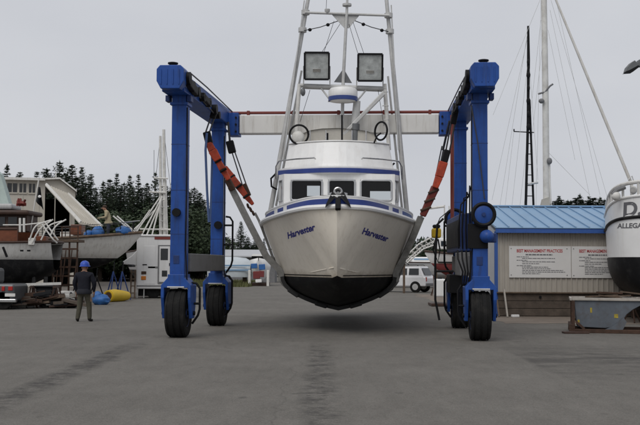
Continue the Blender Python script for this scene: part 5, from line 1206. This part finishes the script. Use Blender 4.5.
PB(160.5, 168, 260, 248.5, KD-.085, .02, 'door_window', 'glass_dark', cp, .005); PB(161.8, 167.2, 276.5, 270.5, KD-.085, .02, 'door_window', 'glass_dark', cp, .005); PB(169, 169.8, 266, 263, KD-.1, .03, 'door_handle', 'black', cp)
PB(141.2, 146.2, 274.3, 271.3, KD-.03, .04, 'marker_light', 'rust', cp, .01); PB(141, 146, 280, 276, KD-.03, .04, 'marker_light', 'amber', cp, .02)
PB(142.5, 147, 265.2, 264.2, KD-.02, .03, 'latch', 'black', cp, 0); PB(148, 176, 268.2, 266.6, KD-.012, .02, 'side_stripe', 'lift_grey', cp, 0)
PB(154.5, 170.5, 239.4, 236.8, KD-.02, .03, 'roof_marking', 'red_pipe', cp, 0); PB(143.5, 155.5, 284, 246, KD-.012, .014, 'hatch_panel', 'camper', cp, .005)
PB(138, 178, 296, 289, KD+.3, 1.8, 'chassis', 'black', cp, .03); PB(136.5, 177, 286.6, 285.4, KD-.01, .02, 'skirt_trim', 'lift_grey', cp, 0)
for px in (152.5, 165.5, 174):
    c = kx(px); MB().lathe((c, KD+.25, .36), (0,1,0), [(0,.2),(0,.3),(.03,.36),(.22,.36),(.25,.3)], 20).build('wheel', M['rubber'], cp, smooth=True)
for px in (137.3, 144): MB().tube([P(px,289,KD+.1), Vector((kx(px), KD+.1, 0.02))], .03, 6).build('jack_leg', M['alu'], cp)
PB(128, 134.5, 267, 264.5, KD+.05, .3, 'clearance_light', 'glass_dark', cp, .02)
q = G(132.5, 50.2); o = thing('step_ladder', 'brown wooden step ladder under the camper nose', 'ladder', q)
for px in (131, 135): MB().beam(G(px, 50.2), P(px+.4, 270, 50.4), .06, .06).build('rail', M['wood'], o)
for py in (272, 279, 286, 293): MB().beam(P(131,py,50.25), P(135.3,py,50.25), .05, .05).build('rung', M['wood'], o)

# ------------------------------------------------------------------ middle distance between the left leg and the hanging boat
WD = 84.0
wb = thing('wrapped_boat', 'boat under pale blue shrink wrap on the grass, between left hoist leg and hanging boat', 'boat', G(239, WD))
wz_ = lambda py: P(240, py, WD).z; wx_ = lambda px: P(px, 265, WD).x
rows = []
for k, (px, top, hw) in enumerate(((208,262,.5),(214,259,1.0),(222,257,1.2),(236,257,1.25),(246,258,1.2),(251,261,.9))):
    x = wx_(px); zt_ = wz_(top); zb = wz_(277)
    rows.append([(x, WD-hw, zb), (x, WD-hw*1.05, lerp(zb,zt_,.4)), (x, WD-hw*.7, lerp(zb,zt_,.8)), (x, WD, zt_), (x, WD+hw*.7, lerp(zb,zt_,.8)), (x, WD+hw, zb)])
m = MB().loft(rows); m.add(rows[0], [tuple(range(6))]); m.add(rows[-1], [tuple(range(6))]); m.build('shrink_wrap', mat('pale_shrink_wrap', (.5,.54,.57), .45, var=.08, scale=1.5, bump=.3, bscale=3), wb, smooth=True)
for py in (265.5, 270): MB().beam(P(206,py,WD-1.35), P(250,py,WD-1.35), .05, .12).build('wrap_band', M['roof_blue'], wb)
for px in (212, 228, 245): MB().box(wx_(px)-.15, wx_(px)+.15, WD-.6, WD+.6, 0, wz_(277)).build('cradle', M['wood'], wb)
ls = thing('low_shed', 'long low grey-roofed shed behind the wrapped boat', 'shed', G(245, 96))
a_, b_ = P(215,276,96), P(275,253,96)
MB().box(a_.x, b_.x, 96, 101, 0, P(240,257,96).z).build('wall', M['lift_grey'], ls); MB().prism([(a_.x-.5,95.4,P(240,257.2,96).z),(b_.x+.5,95.4,P(240,257.2,96).z),(b_.x+.5,98.5,P(240,250.5,96).z),(a_.x-.5,98.5,P(240,250.5,96).z)], (0,0,.12)).build('roof', M['siding_pale'], ls)
BD2 = 80.0
cb2 = thing('small_boat', 'small bow-on boat patched red, white and blue, far left of the hanging hull', 'boat', G(258.5, BD2))
bx = lambda px: P(px, 270, BD2).x; bz = lambda py: P(258, py, BD2).z
rows = []
for t, hw, zk, zs_ in ((0,.05,bz(262),bz(258)),(.5,.45,bz(276),bz(259)),(1.2,.75,bz(283),bz(260)),(3,.85,bz(284),bz(261)),(5,.8,bz(284),bz(261))):
    x = bx(258.5); rows.append([(x-hw, BD2+t, zs_), (x-hw*.8, BD2+t, lerp(zs_,zk,.5)), (x, BD2+t, zk), (x+hw*.8, BD2+t, lerp(zs_,zk,.5)), (x+hw, BD2+t, zs_)])
hb = MB().loft(rows).build('hull', M['gel_white'], cb2, smooth=True, solid=.03)
MB().prism([(bx(251),BD2+1.4,bz(260.5)),(bx(266.5),BD2+1.4,bz(260.5)),(bx(268),BD2+1.4,bz(255)),(bx(250),BD2+1.4,bz(255))], (0,1.6,0)).build('windscreen', M['black'], cb2)
MB().prism([(bx(249.5),BD2+1.2,bz(256)),(bx(268),BD2+1.2,bz(256)),(bx(266),BD2+1.2,bz(253.8)),(bx(252),BD2+1.2,bz(253.8))], (0,2,0)).build('canopy', M['gel_white'], cb2)
MB().ball((bx(258.5),BD2+1.15,bz(258.5)), .3, .1, .16, 10, 6).build('spare_tyre', M['rubber'], cb2, smooth=True)
for px, py, w_, h_, mt in ((256.5,275,.55,.6,'red_bottom'),(261.5,274,.42,.5,'red_bottom'),(254,266,.5,.4,'tarp_blue'),(262,267,.5,.45,'tarp_blue'),(258.5,281,.5,.25,'gel_white')):
    q = P(px,py,BD2-.05); MB().obox((q.x, BD2+.05, q.z), (w_, .12, h_), Matrix.Rotation(random.uniform(-.15,.15),3,'Y')).build('patch', M[mt], hb, bevel=.04)
MB().box(bx(250), bx(267), BD2+.5, BD2+5, 0, bz(283)).build('trailer', M['darkwood'], cb2, bevel=.03)
for px, lab in ((249.5,'white post left of the patched small boat'),(268,'white post right of the patched small boat')):
    o = MB().box(bx(px)-.1, bx(px)+.1, BD2-.1, BD2+.1, 0, bz(270)).build('marker_post', M['dull_white'], origin=(bx(px), BD2, 0), bevel=.02); tag(o, lab, 'post', 'white posts')
rnd = random.Random(9); v = []; f = []
for k in range(5200):
    x = rnd.uniform(P(150,265,80).x, P(252,265,80).x); y = rnd.uniform(76.5, 95); h_ = rnd.uniform(.1,.42); a = rnd.uniform(0,6.28); w_ = rnd.uniform(.03,.08); i = len(v)
    v.extend([(x-w_*math.cos(a), y-w_*math.sin(a), 0), (x+w_*math.cos(a), y+w_*math.sin(a), 0), (x+rnd.uniform(-.12,.12), y+rnd.uniform(-.1,.1), h_)]); f.append((i,i+1,i+2))
me = bpy.data.meshes.new('grass'); me.from_pydata(v, [], f); me.materials.append(M['grass']); go = bpy.data.objects.new('grass', me); COL.objects.link(go); stuff(go); tag(go, 'strip of rough grass below the wrapped boat', 'grass')
sheet('grass_verge', ragged(P(150,265,80).x, P(252,265,80).x, 76.5, 95, 20, .3), .004, M['grass'])

# ------------------------------------------------------------------ right gap: car, boats, boom
VD = 65.0
car = thing('parked_car', 'white four-wheel-drive car parked beyond the right side of the hanging hull', 'car', G(402, VD), 0)
VT = Matrix.Translation((P(403,280,VD).x, VD, 0)) @ Matrix.Rotation(R(-28), 4, 'Z')     # local x: length (rear at +x), y: width
def sec(pts, y): return [(x, y, z) for x, z in pts]
lower = [(-2.1,.35),(-2.15,.75),(-1.95,.95),(-1.0,1.02),(1.75,1.05),(1.9,.95),(1.92,.4)]
cb_ = MB(VT).prism(sec(lower, -.83), (0,1.66,0)).build('body', M['truck_white'], car, bevel=.07)
gh = MB(VT); n0 = [(-1.05,1.0),(-.45,1.62),(1.45,1.66),(1.78,1.02)]
gh.add([(x,-.8,z) if z < 1.2 else (x,-.68,z) for x, z in n0]+[(x,.8,z) if z < 1.2 else (x,.68,z) for x, z in n0], [(0,1,2,3),(7,6,5,4),(0,4,5,1),(1,5,6,2),(2,6,7,3),(3,7,4,0)])
gh.build('cab', M['truck_white'], car, bevel=.05)
for sg in (-1,):
    for a, b in ((-.72,-.2),(-.08,.62),(.74,1.42)):
        MB(VT).add([(a,-.80,1.12),(b,-.80,1.12),(b-.03,-.71,1.53),(a+(.28 if a < -.5 else .0),-.71,1.53)], [(0,1,2,3)]).build('side_window', M['glass_dark'], car, solid=.015)
MB(VT).add([(1.775,-.62,1.12),(1.775,.62,1.12),(1.55,.58,1.55),(1.55,-.58,1.55)], [(0,1,2,3)]).build('rear_window', M['glass_dark'], car, solid=.02)
MB(VT).add([(-.98,-.65,1.1),(-.98,.65,1.1),(-.54,.6,1.58),(-.54,-.6,1.58)], [(0,1,2,3)]).build('windscreen', M['glass_dark'], car, solid=.02)
MB(VT).box(1.85, 1.98, -.8, .8, .42, .6).build('rear_bumper', M['lift_grey'], car, bevel=.03); MB(VT).box(-2.25,-2.1,-.8,.8,.4,.6).build('front_bumper', M['lift_grey'], car, bevel=.03)
for y in (-.76,.68): MB(VT).box(1.88, 1.94, y, y+.08, .72, .98).build('tail_light', M['taillight'], car)
for x in (-1.35, 1.2):
    for y in (-.86, .62):
        w_ = MB(VT).lathe((x, y, .36), (0,1,0), [(0,.2),(0,.3),(.03,.36),(.21,.36),(.24,.3)], 22).build('wheel', M['rubber'], car, smooth=True)
        MB(VT).lathe((x, y-.01, .36), (0,1,0), [(0,.05),(.01,.2),(.03,.21)], 16).build('rim', M['alu'], w_, smooth=True)
MB(VT).cyl((-.7,-.9,1.15), (-.62,-.82,1.12), .06, n=8).build('mirror', M['black'], car)
for y in (-.55,.55): MB(VT).tube([(-.2,y,1.68),(-.1,y,1.74),(1.2,y,1.76),(1.3,y,1.69)], .02, 6).build('roof_rail', M['black'], car)
o = thing('paddle_board_rack', 'dark raised frame on the roof of the white car', 'rack', VT @ Vector((-.2,0,1.7)))
MB(VT).tube([(-.5,-.3,1.7),(-.2,-.3,2.15),(.3,-.3,1.75)], .03, 6).build('frame', M['black'], o); MB(VT).tube([(-.5,.3,1.7),(-.2,.3,2.15),(.3,.3,1.75)], .03, 6).build('frame', M['black'], o)
# long grey hull, bow hidden behind
gb, hg, Tg = sail_hull('yacht', 'long pale grey hulled yacht with striped cabin behind the white car', P(436,262,78).x, 78, 12, 3.6, .6, 1.95, R(86), M['grey_hull'], M['grey_hull'])
MB().box(P(412,0,77.5).x, P(452,0,77.5).x, 77.3, 79, 1.9, P(430,257,77.5).z).build('cabin', M['gel_white'], gb, bevel=.1)
for y0, y1 in ((259.8,258.6),): PB(414, 450, y0, y1, 77.26, .05, 'cabin_stripe', 'roof_blue', gb, 0)
# red bottomed boat, bow towards the left
RD2 = 58.0
RTm = Matrix.Translation((P(429,262,RD2).x, RD2, 0)) @ Matrix.Rotation(R(-90)+R(25), 4, 'Z')
RTm = Matrix.Translation((P(425,262,RD2).x, RD2, 0)) @ Matrix.Rotation(R(-80), 4, 'Z')
rbt = thing('fishing_boat', 'white boat with dark red bottom and black stripe behind the right hoist leg', 'boat', (P(440,262,RD2).x, RD2, 0))
HR = Hull(RTm, [(0,.03,2.55,0,2.4),(.5,.4,2.5,.05,1.7),(1.4,.85,2.42,.5,1.1),(3,1.3,2.35,1.0,.75),(6,1.5,2.3,1.3,.65),(8,1.3,2.35,1.0,.9)], 1.85, n=40, flare=.8)
HR.topsides().build('topsides', M['gel_white'], rbt, smooth=True); HR.bottom().build('bottom', M['red_bottom'], rbt, smooth=True); HR.deck(-.05).build('deck', M['dull_white'], rbt, smooth=True); HR.rail(.06).build('rub_rail', M['darkwood'], rbt, smooth=True)
HR.rail(.05, 0, .6, 8, 1, .0).build('black_stripe', M['antifoul'], rbt, smooth=True)
PB(438, 470, 249, 238.5, RD2-.2, 1.2, 'cabin', 'gel_white', rbt, .06); PB(441, 446, 246, 241, RD2-.24, .05, 'cabin_window', 'glass_dark', rbt, 0)
for a, b in (((444,250),(444.5,205)),((452,250),(449,206)),((440,250),(446,216))): MB().tube([P(*a,RD2), P(*b,RD2)], .04, 6).build('mast', M['dull_white'], rbt, smooth=True)
MB().tube([P(428,208.5,RD2), P(444,206.5,RD2)], .07, 8).build('boom', M['dull_white'], rbt, smooth=True)
for k, px in enumerate((434,446,458)):
    q = G(px, RD2-.6); js = thing('jack_stand', ('jack stand under the red-bottomed boat bow','middle jack stand under the red-bottomed boat','jack stand under the red-bottomed boat nearest the shed')[k], 'jack stand', q, 0, 'stands under the red-bottomed boat')
    for j in range(3):
        ang = 2*math.pi*j/3; MB().cyl(q+Vector((.3*math.cos(ang), .3*math.sin(ang), .015)), q+Vector((0,0,.6)), .025, n=6).build('leg', M['rust'], js)
    MB().cyl(q+Vector((0,0,.4)), q+Vector((0,.3,1.15)), .03, n=6).build('screw', M['rust'], js)
# second small red keeled boat lower in front
tank = thing('water_tank', 'white plastic block tank on a pallet by the right hoist leg', 'tank', G(440, 43))
PB(435.5, 446, 297, 279, 42.8, .7, 'tank', 'gel_white', tank, .06)
a_, b_ = P(431,302,42.6), P(450,302,42.6); MB().box(a_.x, b_.x, 42.4, 43.8, .02, .13).build('pallet', M['darkwood'], tank, bevel=.01)
PB(438, 442, 278.9, 277.5, 43.0, .2, 'cap', 'plastic_black', tank, .01)
# aluminium lattice boom lying slantwise
lt = thing('lattice_boom', 'pale aluminium lattice boom slanting up behind the right side of the hull', 'boom', P(404,258,62))
ch = [(P(400,262,62), P(438,234,62)), (P(407,263,62), P(440,243,62)), (P(403,264,62.8), P(439,239,62.8))]
for a, b in ch: MB().tube([a, lerp(a,b,.5)+Vector((0,0,.25)), b], .05, 6).build('chord', M['alu_white'], lt, smooth=True)
for k in range(9):
    u = k/8
    for i, j in ((0,1),(1,2),(2,0)):
        fa = lambda c, t: lerp(c[0], c[1], t)+Vector((0,0,.25*4*t*(1-t)))
        MB().tube([fa(ch[i], u), fa(ch[j], min(1, u+.1))], .025, 5).build('lacing', M['alu_white'], lt)
for px, py in ((404,262),(436,244)): q = G(px, 62.3); MB().beam(q, P(px,py,62.3), .14, .14).build('trestle', M['wood'], lt)
# yellow float hanging on the guard bar
yf = thing('yellow_float', 'yellow plastic float with dark cap hanging by the right hoist leg', 'float', P(436.5,238,30.2))
PB(432, 441.5, 238, 228, 30.1, .22, 'body', 'yellow', yf, .06); PB(433, 440.5, 228, 224.5, 30.12, .18, 'cap', 'plastic_black', yf, .04)
MB().tube([P(437,225,30.2), P(440,218,30.0), P(446,213,29.4)], .015, 5).build('cord', M['cable'], yf)
MB().tube([P(436,238,30.2), P(433,250,30.2), P(438,262,30.2), P(440,250,30.2), P(438,239,30.2)], .025, 6).build('loop', M['black'], yf, smooth=True)

# ------------------------------------------------------------------ people
def skin_person(name, joints, edges, radii, root, m, parent, T):
    me = bpy.data.meshes.new(name); names = list(joints); idx = {n: i for i, n in enumerate(names)}
    me.from_pydata([joints[n] for n in names], [(idx[a], idx[b]) for a, b in edges], [])
    o = bpy.data.objects.new(name, me); COL.objects.link(o); o.parent = parent; W[o.name] = W[parent.name]
    md = o.modifiers.new('skin', 'SKIN'); md.use_smooth_shade = True
    lay = me.skin_vertices[0] if len(me.skin_vertices) else None
    for n, i in idx.items():
        r = radii[n]; lay.data[i].radius = r if isinstance(r, tuple) else (r, r); lay.data[i].use_root = (n == root)
    sb = o.modifiers.new('smooth', 'SUBSURF'); sb.levels = 2; sb.render_levels = 2
    me.materials.append(m); return o
def clothes(name, bands, hand_x=None, skinc=(.33,.19,.13)):
    """colour by height on the body: list of (z below, colour)"""
    m = bpy.data.materials.new(name); m.use_nodes = True; n, l = m.node_tree.nodes, m.node_tree.links; b = n['Principled BSDF']; b.inputs['Roughness'].default_value = .85; b.inputs['Specular IOR Level'].default_value = .2
    t = n.new('ShaderNodeTexCoord'); sp = n.new('ShaderNodeSeparateXYZ'); l.new(t.outputs['Object'], sp.inputs[0])
    nz = n.new('ShaderNodeTexNoise'); nz.inputs['Scale'].default_value = 7; nz.inputs['Detail'].default_value = 4; l.new(t.outputs['Object'], nz.inputs['Vector'])
    dv = n.new('ShaderNodeMath'); dv.operation = 'DIVIDE'; dv.inputs[1].default_value = 2.0; l.new(sp.outputs[2], dv.inputs[0])
    r = n.new('ShaderNodeValToRGB'); r.color_ramp.interpolation = 'CONSTANT'; el = r.color_ramp.elements
    el[0].position = 0; el[0].color = bands[0][1]+(1,); el.remove(el[1]); prev = bands[0][0]
    for z, c in bands[1:]:
        e = el.new(prev/2.0); e.color = c+(1,); prev = z
    l.new(dv.outputs[0], r.inputs[0])
    out = r.outputs[0]
    if hand_x:
        ab = n.new('ShaderNodeMath'); ab.operation = 'ABSOLUTE'; l.new(sp.outputs[0], ab.inputs[0]); g = n.new('ShaderNodeMath'); g.operation = 'GREATER_THAN'; g.inputs[1].default_value = hand_x[0]; l.new(ab.outputs[0], g.inputs[0])
        z1 = n.new('ShaderNodeMath'); z1.operation = 'LESS_THAN'; z1.inputs[1].default_value = hand_x[1]; l.new(sp.outputs[2], z1.inputs[0]); mu = n.new('ShaderNodeMath'); mu.operation = 'MULTIPLY'; l.new(g.outputs[0], mu.inputs[0]); l.new(z1.outputs[0], mu.inputs[1])
        z2 = n.new('ShaderNodeMath'); z2.operation = 'GREATER_THAN'; z2.inputs[1].default_value = .6; l.new(sp.outputs[2], z2.inputs[0]); mu2 = n.new('ShaderNodeMath'); mu2.operation = 'MULTIPLY'; l.new(mu.outputs[0], mu2.inputs[0]); l.new(z2.outputs[0], mu2.inputs[1])
        mi = n.new('ShaderNodeMixRGB'); l.new(mu2.outputs[0], mi.inputs[0]); l.new(out, mi.inputs[1]); mi.inputs[2].default_value = skinc+(1,); out = mi.outputs[0]
    ra = n.new('ShaderNodeMapRange'); ra.inputs[3].default_value = .7; ra.inputs[4].default_value = 1.25; l.new(nz.outputs[0], ra.inputs[0])
    mm = n.new('ShaderNodeMixRGB'); mm.blend_type = 'MULTIPLY'; mm.inputs[0].default_value = 1; l.new(out, mm.inputs[1]); l.new(ra.outputs[0], mm.inputs[2]); l.new(mm.outputs[0], b.inputs['Base Color'])
    bp = n.new('ShaderNodeBump'); bp.inputs['Strength'].default_value = .5; bp.inputs['Distance'].default_value = .03; l.new(nz.outputs[0], bp.inputs['Height']); l.new(bp.outputs[0], b.inputs['Normal'])
    return m
def hand(J, E, Rr, side_, wrist, palm, fwd, spread, s_=1.0):
    """five separate fingers from the palm"""
    J['palm'+side_] = palm; E.append((wrist, 'palm'+side_)); Rr['palm'+side_] = (.036*s_, .022*s_)
    P0 = Vector(palm); fw = Vector(fwd).normalized(); sp_ = Vector(spread).normalized()
    for i, (off, ln) in enumerate(((-.03,.075),(-.01,.088),(.01,.083),(.03,.066))):
        a = 'f%d%s' % (i, side_); J[a+'a'] = tuple(P0+fw*.05+sp_*off); J[a+'b'] = tuple(P0+fw*(.05+ln*.55)+sp_*off*1.1+sp_.cross(fw)*.012); J[a+'c'] = tuple(P0+fw*(.05+ln*.95)+sp_*off*1.1+sp_.cross(fw)*.03)
        E += [('palm'+side_, a+'a'), (a+'a', a+'b'), (a+'b', a+'c')]; Rr[a+'a'] = .011; Rr[a+'b'] = .0095; Rr[a+'c'] = .008
    a = 't'+side_; J[a+'a'] = tuple(P0-sp_*.045+fw*.01); J[a+'b'] = tuple(P0-sp_*.06+fw*.05); E += [('palm'+side_, a+'a'), (a+'a', a+'b')]; Rr[a+'a'] = .012; Rr[a+'b'] = .009
# man with the blue hard hat, back to the camera
MD = 30.2; mp_ = G(84.5, MD)
man = thing('person', 'person in dark jacket, olive trousers and blue hard hat standing with back turned', 'person', mp_, R(-6))
J = {'pel':(0,0,.93),'abd':(0,.01,1.08),'che':(0,.0,1.3),'shc':(0,-.01,1.43),'nek':(0,.01,1.5),'hd0':(0,.03,1.57),'hd1':(0,.03,1.66),'hd2':(0,.02,1.73)}
E = [('pel','abd'),('abd','che'),('che','shc'),('shc','nek'),('nek','hd0'),('hd0','hd1'),('hd1','hd2')]
Rr = {'pel':(.2,.145),'abd':(.21,.16),'che':(.225,.16),'shc':(.18,.115),'nek':.06,'hd0':(.078,.088),'hd1':(.086,.1),'hd2':(.06,.07)}
for sd_, sg in (('L',-1),('R',1)):
    J.update({'sh'+sd_:(sg*.21,0,1.4),'el'+sd_:(sg*.31,.02,1.15),'wr'+sd_:(sg*.27,.1,.92),'hp'+sd_:(sg*.1,0,.86),'kn'+sd_:(sg*.135+.01,.03+sg*.03,.48),'an'+sd_:(sg*.165,sg*.06,.1),'he'+sd_:(sg*.165,sg*.06-.03,.045),'to'+sd_:(sg*.2,sg*.06+.17,.035)})
    E += [('shc','sh'+sd_),('sh'+sd_,'el'+sd_),('el'+sd_,'wr'+sd_),('pel','hp'+sd_),('hp'+sd_,'kn'+sd_),('kn'+sd_,'an'+sd_),('an'+sd_,'he'+sd_),('he'+sd_,'to'+sd_)]
    Rr.update({'sh'+sd_:.092,'el'+sd_:.078,'wr'+sd_:.045,'hp'+sd_:.115,'kn'+sd_:.085,'an'+sd_:.07,'he'+sd_:.045,'to'+sd_:(.042,.034)})
    hand(J, E, Rr, sd_, 'wr'+sd_, (sg*.27,.12,.85), (0,.15,-1), (0,1,0) if sg < 0 else (0,1,0))
skin_person('body', J, E, Rr, 'pel', clothes('man_clothes', [(.09,(.02,.018,.016)),(.9,(.075,.07,.052)),(1.5,(.014,.015,.022)),(2,(.33,.19,.13))], (.2,.885)), man, None)
MT = W[man.name]
hh = MB(MT).lathe((0,.03,1.7), (0,0,1), [(-.045,.165),(-.03,.14),(0,.138),(.05,.13),(.09,.105),(.12,.06),(.13,.01)], 24).build('hard_hat', M['helmet'], man, smooth=True)
MB(MT).lathe((0,.05,1.655), (0,0,1), [(0,.15),(.008,.165),(.016,.15)], 24).build('brim', M['helmet'], hh, smooth=True)
MB(MT).tube([(0,-.09,1.755),(0,-.02,1.82),(0,.09,1.825),(0,.15,1.78)], .012, 6).build('crown_ridge', M['helmet'], hh, smooth=True)
for sg in (-1,1): MB(MT).ball((sg*.088,.03,1.615), .014,.028,.036,8,6).build('ear', M['skin'], man, smooth=True)
MB(MT).ball((0,.125,1.61), .018,.03,.028,8,6).build('nose', M['skin'], man, smooth=True)
MB(MT).lathe((0,.005,.9), (0,0,1), [(-.07,.225),(-.03,.235),(.02,.22),(.08,.19)], 20).build('jacket_hem', mat('jacket_cloth', (.014,.015,.022), .9), man, smooth=True)
MB(MT).lathe((0,.005,1.46), (0,0,1), [(-.03,.09),(.0,.085),(.05,.075),(.055,.06)], 16).build('collar', mat('jacket_collar', (.016,.017,.025), .9), man, smooth=True)
# man on the sailboat deck, facing left, forearms raised to work
dz_ = P(108,240,S1).z-.12
hp_ = P(108.5,236,S1+.1); hp_.z = hp_.z
man2 = thing('person', 'person in pale jacket standing on the sailboat deck looking down to the left', 'person', (hp_.x, S1+.1, 2.86), R(100))
J = {'pel':(0,0,.93),'abd':(0,.03,1.08),'che':(0,.08,1.3),'shc':(0,.12,1.42),'nek':(0,.16,1.49),'hd0':(0,.21,1.54),'hd1':(0,.23,1.62),'hd2':(0,.24,1.69)}
E = [('pel','abd'),('abd','che'),('che','shc'),('shc','nek'),('nek','hd0'),('hd0','hd1'),('hd1','hd2')]
Rr = {'pel':(.18,.14),'abd':(.19,.16),'che':(.2,.15),'shc':(.15,.11),'nek':.06,'hd0':(.078,.09),'hd1':(.084,.1),'hd2':(.06,.07)}
for sd_, sg in (('L',-1),('R',1)):
    J.update({'sh'+sd_:(sg*.19,.1,1.4),'el'+sd_:(sg*.24,.14,1.14),'wr'+sd_:(sg*.14,.36,1.13),'hp'+sd_:(sg*.1,0,.86),'kn'+sd_:(sg*.12,.03,.48),'an'+sd_:(sg*.13,-.02,.1),'to'+sd_:(sg*.15,.16,.04)})
    E += [('shc','sh'+sd_),('sh'+sd_,'el'+sd_),('el'+sd_,'wr'+sd_),('pel','hp'+sd_),('hp'+sd_,'kn'+sd_),('kn'+sd_,'an'+sd_),('an'+sd_,'to'+sd_)]
    Rr.update({'sh'+sd_:.085,'el'+sd_:.07,'wr'+sd_:.042,'hp'+sd_:.11,'kn'+sd_:.08,'an'+sd_:.06,'to'+sd_:(.042,.034)})
    hand(J, E, Rr, sd_, 'wr'+sd_, (sg*.13,.43,1.12), (0,1,-.2), (sg*.3,0,1))
skin_person('body', J, E, Rr, 'pel', clothes('deckhand_clothes', [(.09,(.03,.025,.02)),(.85,(.04,.045,.06)),(1.49,(.4,.34,.22)),(2,(.33,.19,.13))]), man2, None)
MT = W[man2.name]
hr_ = MB(MT).ball((0,.21,1.67), .098,.112,.085,14,8).build('hair', mat('brown_hair', (.05,.03,.02), .8), man2, smooth=True)
MB(MT).ball((0,.335,1.59), .018,.03,.028,8,6).build('nose', M['skin'], man2, smooth=True)
for sg in (-1,1): MB(MT).ball((sg*.086,.22,1.58), .014,.028,.036,8,6).build('ear', M['skin'], man2, smooth=True)
MB(MT).lathe((0,.01,.85), (0,0,1), [(-.04,.19),(.0,.21),(.06,.2),(.12,.17)], 20).build('jacket_hem', mat('pale_jacket', (.4,.34,.22), .9), man2, smooth=True)
